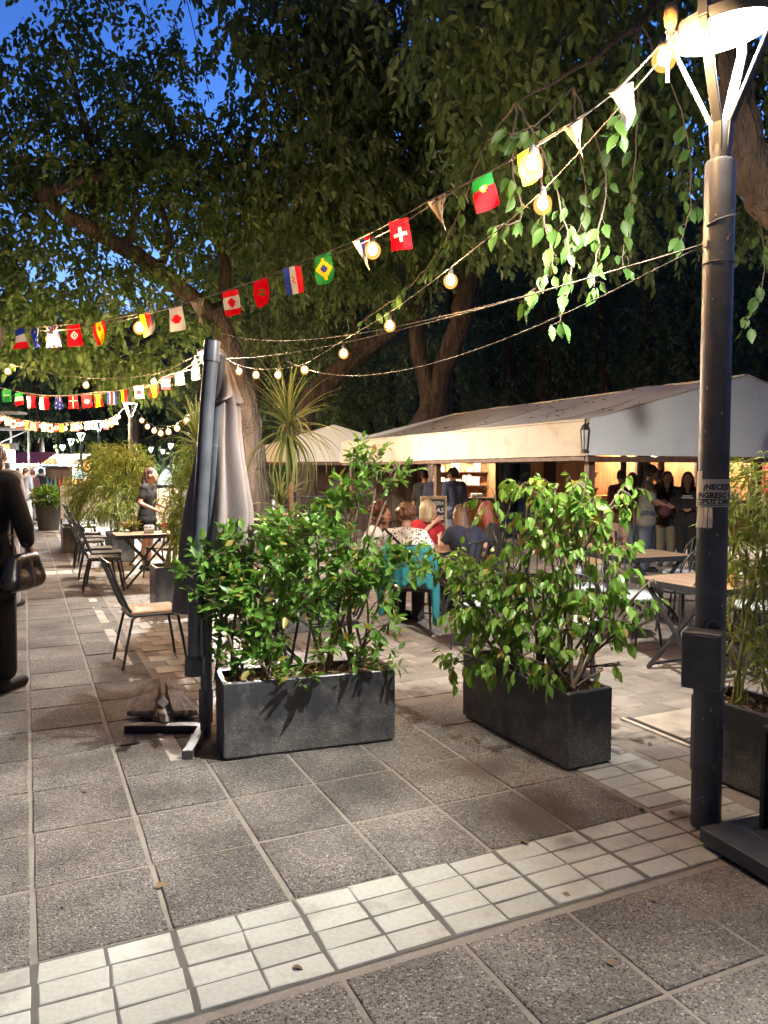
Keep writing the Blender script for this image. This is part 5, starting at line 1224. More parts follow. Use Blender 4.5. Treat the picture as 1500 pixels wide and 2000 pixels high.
bl_ = [(392, 1115, 4.35, 48, 42), (440, 1170, 4.35, 60, 48), (470, 1075, 4.45, 52, 42), (555, 1045, 4.55, 62, 45), (620, 1065, 4.5, 60, 50), (672, 1068, 4.6, 50, 40), (520, 1130, 4.45, 80, 55, 4200), (600, 1150, 4.5, 70, 55, 3000),
       (470, 1215, 4.4, 55, 42), (540, 1215, 4.5, 60, 60, 2600), (480, 1280, 4.4, 55, 32), (690, 1130, 4.55, 60, 45), (765, 1110, 4.55, 45, 28), (655, 1195, 4.5, 48, 28), (715, 1165, 4.5, 40, 30, 1000),
       (680, 965, 4.7, 42, 30), (735, 935, 4.7, 52, 24), (775, 920, 4.7, 30, 18), (715, 890, 4.7, 30, 16), (650, 1000, 4.65, 40, 24), (520, 1305, 4.28, 28, 20, 500), (585, 1315, 4.3, 26, 16, 420), (640, 1270, 4.4, 34, 24, 700), (720, 1290, 4.45, 45, 22, 1100), (755, 1296, 4.45, 28, 16, 500), (750, 1225, 4.5, 30, 20, 450), (430, 1120, 4.6, 60, 50)]
gl = []
for s in range(4): gl.append(leaf_proto(.070, .034, s, GLOSS))
shrub('glossy dark green shrub filling the planter beside the folded parasol', rl, bl_, 640, 6, .070, .034, GLOSS, gl, PL.location, .015, -.05, -.02, (0, -.1, .45), 41, .18, spread=.95)
rr2 = [planter_pts(PR, x, .16, .39) for x in (.15, .3, .45, .62, .82)]
br_ = [(1085, 975, 4.45, 55, 42), (965, 968, 4.6, 42, 22), (1030, 960, 4.5, 28, 24, 700), (1140, 960, 4.4, 40, 26), (1200, 975, 4.35, 48, 34), (1075, 1045, 4.45, 52, 48), (1130, 1010, 4.4, 48, 34), (1050, 1005, 4.5, 40, 32), (1010, 1045, 4.5, 20, 18, 300), (1110, 1090, 4.4, 45, 40),
       (910, 1110, 4.75, 48, 40), (960, 1130, 4.7, 60, 48), (930, 1190, 4.7, 52, 45), (1000, 1150, 4.6, 52, 44), (960, 1235, 4.65, 58, 48), (1030, 1215, 4.5, 52, 46), (1060, 1140, 4.5, 48, 44), (1110, 1160, 4.35, 48, 46), (1165, 1150, 4.3, 48, 42), (1215, 1095, 4.3, 42, 26),
       (1235, 1190, 4.25, 34, 24), (1175, 1215, 4.25, 42, 34), (1110, 1230, 4.3, 46, 36), (1080, 1290, 4.2, 40, 36), (1020, 1285, 4.35, 44, 30), (910, 1275, 4.75, 34, 30), (890, 1295, 4.8, 22, 16, 300), (975, 1290, 4.5, 36, 22), (1215, 1230, 4.22, 22, 14, 300), (1205, 1300, 4.2, 12, 12, 60), (1175, 1310, 4.2, 14, 14, 80), (1265, 1140, 4.3, 10, 10, 40), (865, 1098, 4.8, 28, 20, 600), (815, 1092, 4.85, 28, 16, 600), (845, 1120, 4.85, 24, 20, 500)]
dl = [leaf_proto(.076, .041, s + 9, DROOP) for s in range(4)]
shrub('light green shrub with hanging leaves in the end-on planter', rr2, br_, 460, 5, .074, .039, DROOP, dl, PR.location, .021, .95, .12, (0, 0, .05), 43, .25, spread=.7)
# bamboo
def bamboo(label, base, foot, blobs, ncul, nsh, L, W, mat, seed, culm_r=.008):
    global RNG
    RNG = np.random.default_rng(seed); t = thing('bamboo', label, 'bamboo', base, 0, 'bamboo in planters'); base = Vector(base)
    ctr = [(at(*b[:3]), b[3]*b[2]/F, b[4]*b[2]/F) for b in blobs]; w = np.array([b[3]*b[4] for b in blobs], float); w /= w.sum()
    rr = random.Random(seed)
    for i in range(ncul):
        c, rx, rz = ctr[rr.randrange(len(ctr))]; f = foot[0].lerp(foot[1], rr.random()) + Vector((rr.uniform(-.06, .06), rr.uniform(-.06, .06), 0)); e = Vector((c.x + rr.uniform(-rx, rx), c.y + rr.uniform(-.1, .1), c.z + rz*.6))
        MB().tube([f - base, f.lerp(e, .5) - base + Vector((0, 0, .1)), e - base], [culm_r, culm_r*.8, culm_r*.25], 6).build('culm', CULM, t, 60)
    idx = RNG.choice(len(blobs), nsh, p=w); S = np.array([tuple(ctr[i][0]) for i in idx]); rad = np.array([(ctr[i][1], max(.12, ctr[i][1]*.5), ctr[i][2]) for i in idx])
    d = unit(RNG.normal(size=(nsh, 3)))*RNG.uniform(.1, 1, (nsh, 1))**(1/2.4)
    P, A, N, tw = shoots(S + d*rad, unit(d + RNG.normal(scale=.6, size=(nsh, 3)) + [0, 0, .2]), 6, L*.22, .8, .35, .35, .15)
    b = np.array(base); link('foliage', leaves_mesh(P - b, A, N, L*RNG.uniform(.6, 1.2, len(P)), W*RNG.uniform(.7, 1.2, len(P)), .15), t, mat, kind='stuff')
    link('twigs', twig_mesh(tw - b, .002 if L < .15 else .004), t, CULM, kind='stuff'); return t
f3 = [planter_pts(P3, .1, .17, .38), planter_pts(P3, .8, .17, .38)]
bamboo('bamboo behind the near lamp post at the right edge', P3.location, f3, [(1470, 960, 3.95, 50, 50), (1440, 1010, 4.0, 35, 60), (1480, 1060, 3.9, 45, 60), (1450, 1120, 4.0, 30, 60), (1490, 1180, 3.9, 40, 70), (1445, 1220, 4.0, 25, 60), (1475, 1290, 3.9, 35, 50), (1500, 930, 3.8, 50, 40), (1560, 1050, 3.8, 60, 150)], 16, 300, .095, .0125, BAMB, 61)
def left_planter(px, d, w, label, h=.5):
    c = at(px, 1000, d); return planter((c.x, c.y, 0), YAW + R(90), w, .4, h, label, False)
q1 = left_planter(165, 15.2, 1.2, 'long dark planter of far bamboo behind the row of chairs'); q2 = left_planter(262, 13.6, 1.0, 'dark planter of bamboo left of the waitress'); q3 = left_planter(372, 8.9, .5, 'dark planter of bamboo behind the folded parasol')
bamboo('left clump of far bamboo behind the chairs', q1.location, [planter_pts(q1, .2, .2, .45), planter_pts(q1, 1.0, .2, .45)], [(165, 935, 15.4, 28, 40), (195, 920, 15.4, 30, 48), (185, 975, 15.2, 40, 38), (145, 975, 15.6, 14, 30)], 12, 420, .15, .02, BAMB2, 62, .012)
bamboo('right clump of far bamboo, left of the waitress', q2.location, [planter_pts(q2, .1, .2, .45), planter_pts(q2, .8, .2, .45)], [(235, 930, 13.9, 32, 48), (265, 900, 13.9, 22, 22), (232, 985, 13.8, 36, 40), (276, 930, 13.9, 12, 20), (222, 890, 14, 20, 16)], 12, 460, .14, .019, BAMB2, 63, .012)
bamboo('bamboo just left of the folded parasol, behind it', q3.location, [planter_pts(q3, .1, .2, .45), planter_pts(q3, .4, .2, .45)], [(362, 960, 8.9, 20, 50), (350, 1010, 8.8, 14, 45), (372, 1040, 8.8, 22, 50), (365, 905, 8.9, 14, 30), (340, 985, 8.7, 10, 30)], 10, 320, .11, .014, BAMB, 64, .008)
# cordylines: slim trunk, each strap leaf its own part
STRAP = leafmat('strap_leaf', (.10, .14, .035), (.26, .27, .10), .45, .3)
def strap_proto(L, W, bend, seed):
    rr = random.Random(seed); n = 9; vs = []; fs = []; y = z = 0.0; a = 0.0; st = L/n
    for i in range(n + 1):
        t = i/n; w = W*.5*min(1, .5 + 3*t)*max(.03, (1 - t)**.7)
        vs += [(-w, y, z + w*.5), (0, y, z), (w, y, z + w*.5)]; a -= bend/n*(.4 + 1.2*t); y += st*math.cos(a); z += st*math.sin(a)
    for i in range(n): k = i*3; fs += [(k, k+1, k+4, k+3), (k+1, k+2, k+5, k+4)]
    me = bpy.data.meshes.new('strap'); me.from_pydata(vs, [], fs); me.materials.append(STRAP); me.polygons.foreach_set('use_smooth', [True]*len(fs)); me.update(); return me
def cordyline(label, foot, top, n, L, seed, elmin=-35, r=.032, az=None):
    t = thing('cordyline', label, 'palm', foot, 0, 'palm-like cordylines'); rr = random.Random(seed); foot, top = Vector(foot), Vector(top); tp = top - foot
    MB().tube([(0, 0, 0), tp*.5 + Vector((.015, 0, 0)), tp], [r*1.15, r, r*.9], 12, True, bark_ridge(seed, .12, 5)).build('trunk', M('cordyline_trunk', (.20, .11, .06), .85, .4, 12., .6, 40.), t, 60)
    pr_ = [(b, strap_proto(L*k, .034, b, seed + i)) for i, (b, k) in enumerate(((.35, .9), (.7, 1.), (1.1, 1.05), (1.6, 1.1), (2.0, 1.05)))]
    for i in range(n):
        q = i/n; el = R(88 + (elmin - 88)*q**1.1 + rr.uniform(-9, 9)); a = rr.uniform(0, 6.283) if az is None else R(rr.uniform(*az))
        me = pr_[min(4, int(q*4.2 + rr.uniform(0, 1)))][1]
        y = Vector((math.cos(a)*math.cos(el), math.sin(a)*math.cos(el), math.sin(el))); zz = Vector((-math.cos(a)*math.sin(el), -math.sin(a)*math.sin(el), math.cos(el))); x = y.cross(zz); s = rr.uniform(.8, 1.15)
        p = tp + Vector((0, 0, .05 - .14*q)) + y*.02
        o = bpy.data.objects.new('leaf', me); COL.objects.link(o); o.parent = t
        o.matrix_local = Matrix(((x.x*s, y.x*s, zz.x*s, p.x), (x.y*s, y.y*s, zz.y*s, p.y), (x.z*s, y.z*s, zz.z*s, p.z), (0, 0, 0, 1)))
    return t
f = at(570, 1241, 7.5); f.z = .3
cordyline('tall palm-like cordyline with an arching leaf crown, in front of the cream tent', f, at(563, 832, 7.5), 95, .66, 71, -60)
cordyline('small cordyline tuft at the foot of the tall one', Vector((f.x - .1, f.y + .25, .6)), at(545, 990, 7.7), 30, .42, 72, -5, .02)
f2 = at(393, 1200, 9.0); f2.z = .3
cordyline('cordyline behind the folded parasol, its leaves showing on the left', f2, at(385, 865, 9.0), 70, .62, 73, -55, .03)
pot = planter((f.x - .35, f.y - .15, 0), YAW, .9, .4, .42, 'dark planter under the tall cordyline, behind the left shrub', False)
pot2 = planter((f2.x - .3, f2.y - .1, 0), YAW, .8, .4, .42, 'dark planter of the cordyline behind the parasol', False)
# round planter far left
rp = at(95, 1035, 21.); rpt = thing('round_planter', 'dark round planter with a bushy green plant at the far end of the chairs', 'planter', (rp.x, rp.y, 0))
MB().lathe([(.26, 0), (.34, .66), (.36, .68), (.33, .68), (.30, .60), (.01, .60)], 20).build('pot', M('dark_pot', (.05, .045, .04), .6), rpt, 40)
n = 900; d = unit(RNG.normal(size=(n, 3))); P = np.array([0, 0, .92]) + d*[.42, .42, .30]*RNG.uniform(.3, 1, (n, 1)); link('foliage', leaves_mesh(P, d + [0, 0, .1], RNG.normal(scale=.5, size=(n, 3)) + [0, 0, 1], .11, .055), rpt, LEAF_G, kind='stuff')
# ------------------------------------------------------------------ people
def skinm(name, c): return M(name, c, .5, .08, 10.)
SKIN = skinm('skin', (.50, .28, .19)); SKIN2 = skinm('skin_tan', (.40, .21, .14))
def fab(name, c, r=.85): return M('cloth_' + name, c, r, .15, 14., .15, 60.)
HAIRM = lambda name, c, c2=None: M('hair_' + name, c, .45, .3, 9., .5, 70., col2=c2, stretch=(3, 3, .5), bdist=.01)
EYE = M('eye_dark', (.02, .015, .012), .2); LIP = M('lip', (.42, .14, .12), .5)
def xf(mb, m2, M4):
    k = len(mb.v); mb.v += [tuple(M4 @ Vector(p)) for p in m2.v]; mb.f += [[i + k for i in f] for f in m2.f]; mb.m += m2.m
def lerp3(a, b, t): return Vector(a).lerp(Vector(b), t)
def person(label, loc, face, H=1.64, pose='stand', skin=None, top=None, sleeve=.45, bottom=None, legs=1.0, shoes=None, hair=None, style='long', lean=8, hyaw=0, hpitch=0, arms=None, w=1.0, extra=None, group=None, voxel=.011, fingers=True, walk=0.0, coat=0.0):
    t = thing('person', label, 'person', loc, R(face - 90), group); s = H/1.64; skin = skin or SKIN
    up = Vector((0, 0, 1)); V_ = Vector
    if pose == 'stand': pel = V_((0, 0, .90*s)); hip_z = .87*s; ln = R(lean if lean != 8 else 1)
    else: pel = V_((0, .02, .53)); ln = R(lean)
    sp = V_((0, math.sin(ln), math.cos(ln)))
    waist = pel + sp*.13*s; chest = pel + sp*.34*s; shc = pel + sp*.455*s; neck = pel + sp*.53*s + V_((0, .015, 0)); hd = neck + V_((0, .028 + math.sin(ln)*.1, .135*s))
    sw = .165*s*w; J = {}
    for sd, n in ((-1, 'L'), (1, 'R')):
        J['sh'+n] = shc + V_((sd*sw, 0, 0)); J['hip'+n] = pel + V_((sd*.085*s*w, 0, -.03))
        if pose == 'stand':
            k = walk*sd
            J['kn'+n] = V_((sd*.085*s, .06*abs(walk) + k*.5, .47*s)); J['an'+n] = V_((sd*.085*s, k*.9 - .02, .085*s + max(0, -k)*.25)); J['to'+n] = J['an'+n] + V_((sd*.02, .15*s, -.055*s if k >= 0 else -.09))
            J['el'+n] = J['sh'+n] + V_((sd*.055, -.02, -.29*s)); J['wr'+n] = J['el'+n] + V_((sd*.01, .06, -.25*s))
        else:
            J['kn'+n] = V_((sd*.10, .42, .52)); J['an'+n] = V_((sd*.10, .36, .09)); J['to'+n] = J['an'+n] + V_((sd*.02, .16, -.06))
            J['el'+n] = J['sh'+n] + V_((sd*.06, .08, -.26)); J['wr'+n] = J['el'+n] + V_((-sd*.06, .22, .03))
    for k, v in (arms or {}).items(): J[k] = V_(v) if not isinstance(v, tuple) or len(v) == 3 else v
    # head axes
    a, p = R(hyaw), R(hpitch); hy = V_((-math.sin(a)*math.cos(p), math.cos(a)*math.cos(p), math.sin(p))); hx = V_((math.cos(a), math.sin(a), 0)); hz = hx.cross(hy)
    HM = Matrix(((hx.x, hy.x, hz.x, hd.x), (hx.y, hy.y, hz.y, hd.y), (hx.z, hy.z, hz.z, hd.z), (0, 0, 0, 1))) @ Matrix.Scale(s*1.02, 4)
    def torso(mb, e):
        for sd, n in ((-1, 'L'), (1, 'R')):
            o = V_((sd, 0, 0))
            mb.cap(pel + o*.075*s*w, .105*s*w + e, waist + o*.05*s*w, .092*s*w + e, 12); mb.cap(waist + o*.05*s*w, .092*s*w + e, chest + o*.075*s*w + V_((0, .01, 0)), .098*s*w + e, 12)
            mb.cap(chest + o*.075*s*w, .095*s*w + e, J['sh'+n] + V_((-sd*.03, 0, -.01)), .062*s*w + e, 12)
            mb.cap(shc + V_((0, 0, .03)), .055*s + e, J['sh'+n], .058*s*w + e, 12)
    body = MB(); torso(body, 0)
    body.cap(neck - sp*.06, .056*s, hd + V_((0, -.01, -.05)), .050*s, 12)
    h = MB(); h.ball((0, -.008, .02), (.074, .094, .100), 16, 12); h.cap((0, .03, -.045), .056, (0, .052, -.082), .032, 12); h.cap((0, .074, .012), .010, (0, .100, -.020), .016, 8)
    h.ball((.076, -.005, -.012), (.012, .022, .032), 8, 6); h.ball((-.076, -.005, -.012), (.012, .022, .032), 8, 6); h.ball((.038, .055, -.022), (.03, .026, .026), 8, 6); h.ball((-.038, .055, -.022), (.03, .026, .026), 8, 6)
    h.cap((-.035, .080, .028), .012, (.035, .080, .028), .012, 8); h.ball((0, .085, -.055), (.022, .012, .012), 8, 5)
    xf(body, h, HM)
    for sd, n in ((-1, 'L'), (1, 'R')):
        body.cap(J['sh'+n], .050*s*w, J['el'+n], .038*s*w, 12); body.cap(J['el'+n], .038*s*w, J['wr'+n], .025*s, 12)
        d = (J['wr'+n] - J['el'+n]).normalized(); sx = d.cross(V_((0, 1, 0.3))).normalized()*sd; nn = d.cross(sx).normalized()
        pc = J['wr'+n] + d*.085*s; body.cap(J['wr'+n] + d*.015, .022*s, pc, .030*s, 10)
        if fingers:
            for q in range(4):
                b0 = pc + sx*(-.026 + .0175*q)*s + d*.012; ll = (.068, .078, .072, .055)[q]*s; m1 = b0 + d*ll*.55 - nn*.010; e1 = m1 + d*ll*.42 - nn*.022; body.cap(b0, .0098*s, m1, .009*s, 8); body.cap(m1, .009*s, e1, .0078*s, 8)
            b0 = J['wr'+n] + d*.03*s - sx*.024*s; m1 = b0 - sx*.028*s + d*.035*s - nn*.01; body.cap(b0, .013*s, m1, .0105*s, 8); body.cap(m1, .0105*s, m1 + d*.03*s - nn*.008, .0085*s, 8)
        body.cap(J['hip'+n], .088*s*w, J['kn'+n], .056*s*w, 12); body.cap(J['kn'+n], .056*s*w, lerp3(J['kn'+n], J['an'+n], .35) + V_((0, -.012, 0)), .053*s*w, 12); body.cap(lerp3(J['kn'+n], J['an'+n], .35) + V_((0, -.012, 0)), .053*s*w, J['an'+n], .034*s, 12); body.cap(J['an'+n] + V_((0, -.03, -.045*s)), .033*s, J['to'+n], .030*s, 10)
    blob(body, 'body', skin, t, voxel if not fingers else min(voxel, .0085), 3)
    for sx_ in (-1, 1): e = MB().ball((sx_*.031, .079, .008), (.010, .006, .007), 8, 5); m = MB(); xf(m, e, HM); m.build('eye', EYE, t, 180)
    e = MB().ball((0, .0935, -.052), (.022, .008, .008), 8, 5); m = MB(); xf(m, e, HM); m.build('mouth', LIP, t, 180)
    if top:
        mb = MB(); torso(mb, .014)
        for n in 'LR':
            if sleeve > 0:
                mid = lerp3(J['sh'+n], J['el'+n], min(1, sleeve*2)); mb.cap(J['sh'+n], .062*s*w, mid, (.058 if sleeve < .6 else .054)*s*w, 12)
                if sleeve > .5: mb.cap(J['el'+n], .054*s*w, lerp3(J['el'+n], J['wr'+n], (sleeve - .5)*1.9), .042*s*w, 12)
        if pose == 'stand': mb.cap(pel + V_((-.08*s*w, 0, -.08 - coat*.3)), .132*s*w, pel + V_((.08*s*w, 0, -.08 - coat*.3)), .132*s*w, 12)
        if coat:
            for sd in (-1, 1): mb.cap(pel + V_((sd*.08*s, 0, 0)), .125*s, pel + V_((sd*.11*s, 0, -coat)), .14*s, 12)
        blob(mb, 'top', top, t, voxel, 3)
    if bottom:
        mb = MB()
        for sd, n in ((-1, 'L'), (1, 'R')):
            mb.cap(pel + V_((sd*.075*s*w, 0, .02)), .116*s*w, J['hip'+n], .112*s*w, 12)
            kk = lerp3(J['hip'+n], J['kn'+n], min(1, legs*2)); mb.cap(J['hip'+n], .104*s*w, kk, (.078 if legs >= .5 else .095)*s*w, 12)
            if legs > .5: mb.cap(J['kn'+n], .078*s*w, lerp3(J['kn'+n], J['an'+n], (legs - .5)*2), .066*s*w, 12)
        blob(mb, 'trousers' if legs > .6 else 'shorts', bottom, t, voxel, 3)
    if shoes:
        for n in 'LR':
            mb = MB(); mb.cap(J['an'+n] + V_((0, -.045, -.05*s)), .040*s, J['to'+n] + V_((0, .02, -.002)), .036*s, 12); mb.cap(J['an'+n] + V_((0, -.02, -.02)), .042*s, J['an'+n] + V_((0, -.04, -.05*s)), .042*s, 10); blob(mb, 'shoe', shoes, t, .009, 2)
    if hair:
        rr = random.Random(len(label)*7 + int(H*100)); g = MB()
        capz = lambda: (g.ball((0, -.022, .036), (.084, .096, .098), 14, 10))
        if style in ('long', 'bob', 'short', 'pony', 'curly', 'bigcurly', 'cap'): capz()
        if style in ('long', 'pony'):
            for k in range(15):
                an = math.pi*(1.0 + k/14.0); x, y = .078*math.cos(an), .085*math.sin(an) - .01; g.cap((x, y, .02), .028, (x*1.15, y*1.1 - .01, -.16 - .05*rr.random()), .024, 8); g.cap((x*1.15, y*1.1 - .01, -.16), .026, (x*1.2 + rr.uniform(-.02, .02), y*1.05 - .015, -.27 - .06*rr.random()), .012, 8)
        if style == 'bob':
            for k in range(15):
                an = math.pi*(.95 + 1.1*k/14.0); x, y = .080*math.cos(an), .088*math.sin(an) - .008; g.cap((x, y, .03), .030, (x*1.12, y*1.08, -.10), .030, 8); g.cap((x*1.12, y*1.08, -.10), .030, (x*1.0, y*.95, -.145), .016, 8)
        if style in ('curly', 'bigcurly'):
            big = style == 'bigcurly'
            for k in range(190 if big else 130):
                an = rr.uniform(.95, 2.05)*math.pi if rr.random() < .75 else rr.uniform(0, 6.28); el = rr.uniform(-.9 if big else -.45, 1.4); rad = rr.uniform(.085, .135 if big else .112)
                x, y, z = rad*math.cos(an)*math.cos(el), rad*math.sin(an)*math.cos(el) - .02, rad*1.05*math.sin(el) + .03 - (.05 if big and el < 0 else 0)
                if y > .045 and z < .07: continue
                g.ball((x, y, z), rr.uniform(.014, .026), 7, 5)
        if style == 'wavy':
            capz()
            for k in range(46):
                an = rr.uniform(1.08, 1.92)*math.pi; x, y = .075*math.cos(an), .09*math.sin(an) - .02; p_ = V_((x, y, rr.uniform(-.02, .06)))
                for q in range(7):
                    n_ = p_ + V_((rr.uniform(-.025, .025), rr.uniform(-.03, .012), -.062)); g.cap(p_, .020, n_, .018, 7); p_ = n_
        if style == 'cap':
            for k in range(9): an = math.pi*(1.0 + k/8.0); g.cap((.07*math.cos(an), .08*math.sin(an), .01), .02, (.07*math.cos(an), .08*math.sin(an), -.05), .016, 7)
        m = MB(); xf(m, g, HM); blob(m, 'hair', hair, t, .0075 if voxel < .02 else .014, 1)
    if extra: extra(t, J, HM, dict(pel=pel, chest=chest, shc=shc, s=s, sp=sp))
    return t
def baseball_cap(mat):
    def f(t, J, HM, B_):
        g = MB(); g.ball((0, -.01, .045), (.092, .104, .085), 16, 10); m = MB(); xf(m, g, HM); m.build('cap', mat, t, 180)
        g = MB(); vs = [(.075*math.cos(a), .085 + .085*math.sin(a), .055 - .02*math.sin(a)) for a in np.linspace(0, math.pi, 9)]; k = len(vs); vs += [(x, y, z - .008) for x, y, z in vs]
        g.add(vs, [tuple(range(k)), tuple(range(2*k-1, k-1, -1))] + [(i, k+i, k+i+1, i+1) for i in range(k-1)]); m = MB(); xf(m, g, HM); m.build('cap_peak', mat, t)
    return f
BLK = fab('black', (.014, .013, .015)); NAVY = fab('navy', (.022, .024, .045)); GREY = fab('grey', (.20, .19, .18)); DENIM = fab('denim', (.06, .075, .12)); RED = fab('red', (.42, .02, .03)); WHT = fab('white', (.62, .60, .58)); KHAKI = fab('khaki', (.16, .14, .10)); BEIGE = fab('beige', (.34, .29, .24)); TEAL = fab('teal', (.012, .15, .17)); MAROON = fab('maroon', (.09, .03, .035))
H_BRN = HAIRM('brown', (.07, .03, .018)); H_AUB = HAIRM('auburn', (.06, .018, .010), (.14, .04, .02)); H_BLD = HAIRM('blonde', (.30, .21, .11), (.48, .37, .22)); H_BLK = HAIRM('black', (.012, .010, .010)); H_RED = HAIRM('red', (.17, .014, .006), (.28, .035, .012)); H_LBR = HAIRM('light_brown', (.055, .027, .013), (.15, .07, .027)); H_GIN = HAIRM('ginger', (.07, .028, .012), (.15, .06, .022)); H_WAI = HAIRM('dark_red', (.03, .009, .007), (.06, .016, .011))
def spotted():
    m, nt, b = nmat('spotted_cloth'); L = nt.links.new; tc = nd(nt, 'ShaderNodeTexCoord'); vo = nd(nt, 'ShaderNodeTexVoronoi', Scale=38.); L(tc.outputs['Object'], vo.inputs['Vector'])
    mr = nd(nt, 'ShaderNodeMapRange'); mr.inputs[1].default_value = .30; mr.inputs[2].default_value = .36; L(vo.outputs['Distance'], mr.inputs[0]); mx = nd(nt, 'ShaderNodeMix', data_type='RGBA'); mx.inputs[6].default_value = (.03, .028, .028, 1); mx.inputs[7].default_value = (.60, .56, .52, 1); L(mr.outputs[0], mx.inputs[0]); L(mx.outputs[2], b.inputs['Base Color']); b.inputs['Roughness'].default_value = .85; return m
# waitress
wp = at(287, 1000, 12.5)
def wex(t, J, HM, B_):
    mb = MB()
    for sd in (-1, 1): mb.cap(B_['pel'] + Vector((sd*.06, 0, .05)), .115, B_['pel'] + Vector((sd*.075, 0, -.26)), .125, 12)
    blob(mb, 'skirt', BLK, t, .011, 3)
person('waitress in black with long wavy dark red hair, facing right behind the crossed-leg table', (wp.x, wp.y, 0), -8, 1.62, 'stand', SKIN, BLK, .3, None, 1, BLK, H_WAI, 'wavy', 4, 6, 4, {'elR': (.25, .0, 1.10), 'wrR': (.20, .26, .98), 'elL': (-.25, .02, 1.10), 'wrL': (-.16, .27, 1.0)}, extra=wex)
# woman in black at the left edge with a handbag
def bag(t, J, HM, B_):
    g = MB(); BG = M('bag_leather', (.018, .016, .015), .3, .3, 12., .2, 40.)
    bx_, by_ = .33, -.03
    g.cap((bx_, by_ - .15, .84), .075, (bx_, by_ + .15, .84), .075, 14); g.cap((bx_, by_ - .12, .98), .05, (bx_, by_ + .12, .98), .05, 14); g.cap((bx_, by_ - .15, .84), .075, (bx_, by_ - .12, .98), .05, 12); g.cap((bx_, by_ + .15, .84), .075, (bx_, by_ + .12, .98), .05, 12); g.cap((bx_, by_, .84), .08, (bx_, by_, .97), .055, 12)
    blob(g, 'handbag', BG, t, .012, 3)
    MB().tube([(bx_, by_ - .11, 1.0), (bx_ - .04, by_ - .06, 1.15), (.235, .0, 1.30), (.20, .01, 1.50)], .010, 8).build('strap', BG, t, 60); MB().tube([(bx_, by_ + .11, 1.0), (bx_ - .04, by_ + .04, 1.15), (.235, .03, 1.30), (.20, .01, 1.50)], .010, 8).build('strap', BG, t, 60)
    for z in (1.10, 1.13, 1.16): MB().tube([(bx_ - .045 + .012*math.cos(a), by_ - .06 + .012*math.sin(a), z) for a in np.linspace(0, 6.28, 9)], .004, 6).build('gold_ring', M('gold_metal', (.55, .33, .08), .3, .1, metal=.8), t)
lp_ = at(-38, 1000, 5.45)
person('person in black coat and trousers with a black leather handbag, cut by the left edge', (lp_.x, lp_.y, 0), 84, 1.84, 'stand', SKIN, BLK, .95, BLK, .93, BLK, H_BLK, 'bob', 1, 0, 0, {'elR': (.34, -.03, 1.22), 'wrR': (.27, .13, 1.08)}, 1.12, bag, walk=.13, coat=.18)
lp2 = at(-4, 1000, 8.9)
person('person in beige shirt with bare arm, beyond the one in black at left edge', (lp2.x, lp2.y, 0), 92, 1.86, 'stand', SKIN, BEIGE, .42, fab('pale_grey', (.42, .42, .44)), 1, BLK, H_BRN, 'short', 1, 0, 0, {'elR': (.27, -.02, 1.26), 'wrR': (.30, .02, 1.02)}, 1.1, None, walk=.15)
# five women round the table
SPOT = spotted()
def jacket(t, J, HM, B_): pass
def cross_strap(t, J, HM, B_):
    MB().tube([(-.19, -.02, 1.02), (-.13, -.115, .98), (.0, -.135, .86), (.11, -.12, .74), (.17, -.02, .62)], .014, 8).build('bag_strap', BLK, t, 60)
person('woman with short curly ginger hair and black-spotted white top, back to us', (.20, 7.80, 0), 80, 1.52, 'sit', SKIN, SPOT, .38, BLK, 1, BLK, H_GIN, 'curly', 14, -6, -4, {'elR': (.27, .14, .80), 'wrR': (.14, .34, .80), 'elL': (-.27, .16, .80), 'wrL': (-.10, .36, .82)}, 1.12, cross_strap)
def tank(t, J, HM, B_):
    MB().tube([(-.055, .06, 1.12), (-.10, .13, .98)], .006, 6).build('necklace', M('gold_metal', (.55, .33, .08), .3), t)
person('woman in white sleeveless top with big auburn curls, chin on her hand', (-.24, 8.30, 0), 10, 1.52, 'sit', SKIN2, WHT, 0, BLK, 1, BLK, H_AUB, 'bigcurly', 16, -22, -2, {'elR': (.16, .34, .76), 'wrR': (.06, .28, .94), 'elL': (-.2, .32, .74), 'wrL': (.0, .40, .82)}, 1.0)
person('blonde woman in red short-sleeved top, in profile on the far side of the table', (.47, 9.42, 0), -58, 1.52, 'sit', SKIN, RED, .28, BLK, 1, BLK, H_BLD, 'bob', 8, 62, 2, {'elR': (.22, .20, .80), 'wrR': (.05, .26, .96), 'elL': (-.23, .2, .78), 'wrL': (-.1, .4, .80)}, 1.05)
def vest(t, J, HM, B_): pass
person('woman with straight light brown hair in navy and salmon jacket, back to us', (.93, 8.32, 0), 112, 1.50, 'sit', SKIN, NAVY, .3, BLK, 1, BLK, H_LBR, 'long', 16, 16, -8, {'elL': (-.26, .16, .80), 'wrL': (-.16, .40, .86), 'elR': (.25, .1, .78), 'wrR': (.15, .35, .80)}, 1.08, None)
person('woman with bright red straight hair in black dress, right side of the table', (1.36, 8.86, 0), 168, 1.52, 'sit', SKIN2, BLK, .5, BLK, 1, BLK, H_RED, 'long', 12, -20, -10, {'elL': (-.24, .1, .80), 'wrL': (-.16, .34, .78), 'elR': (.26, .12, .78), 'wrR': (.2, .36, .76)}, 1.12)
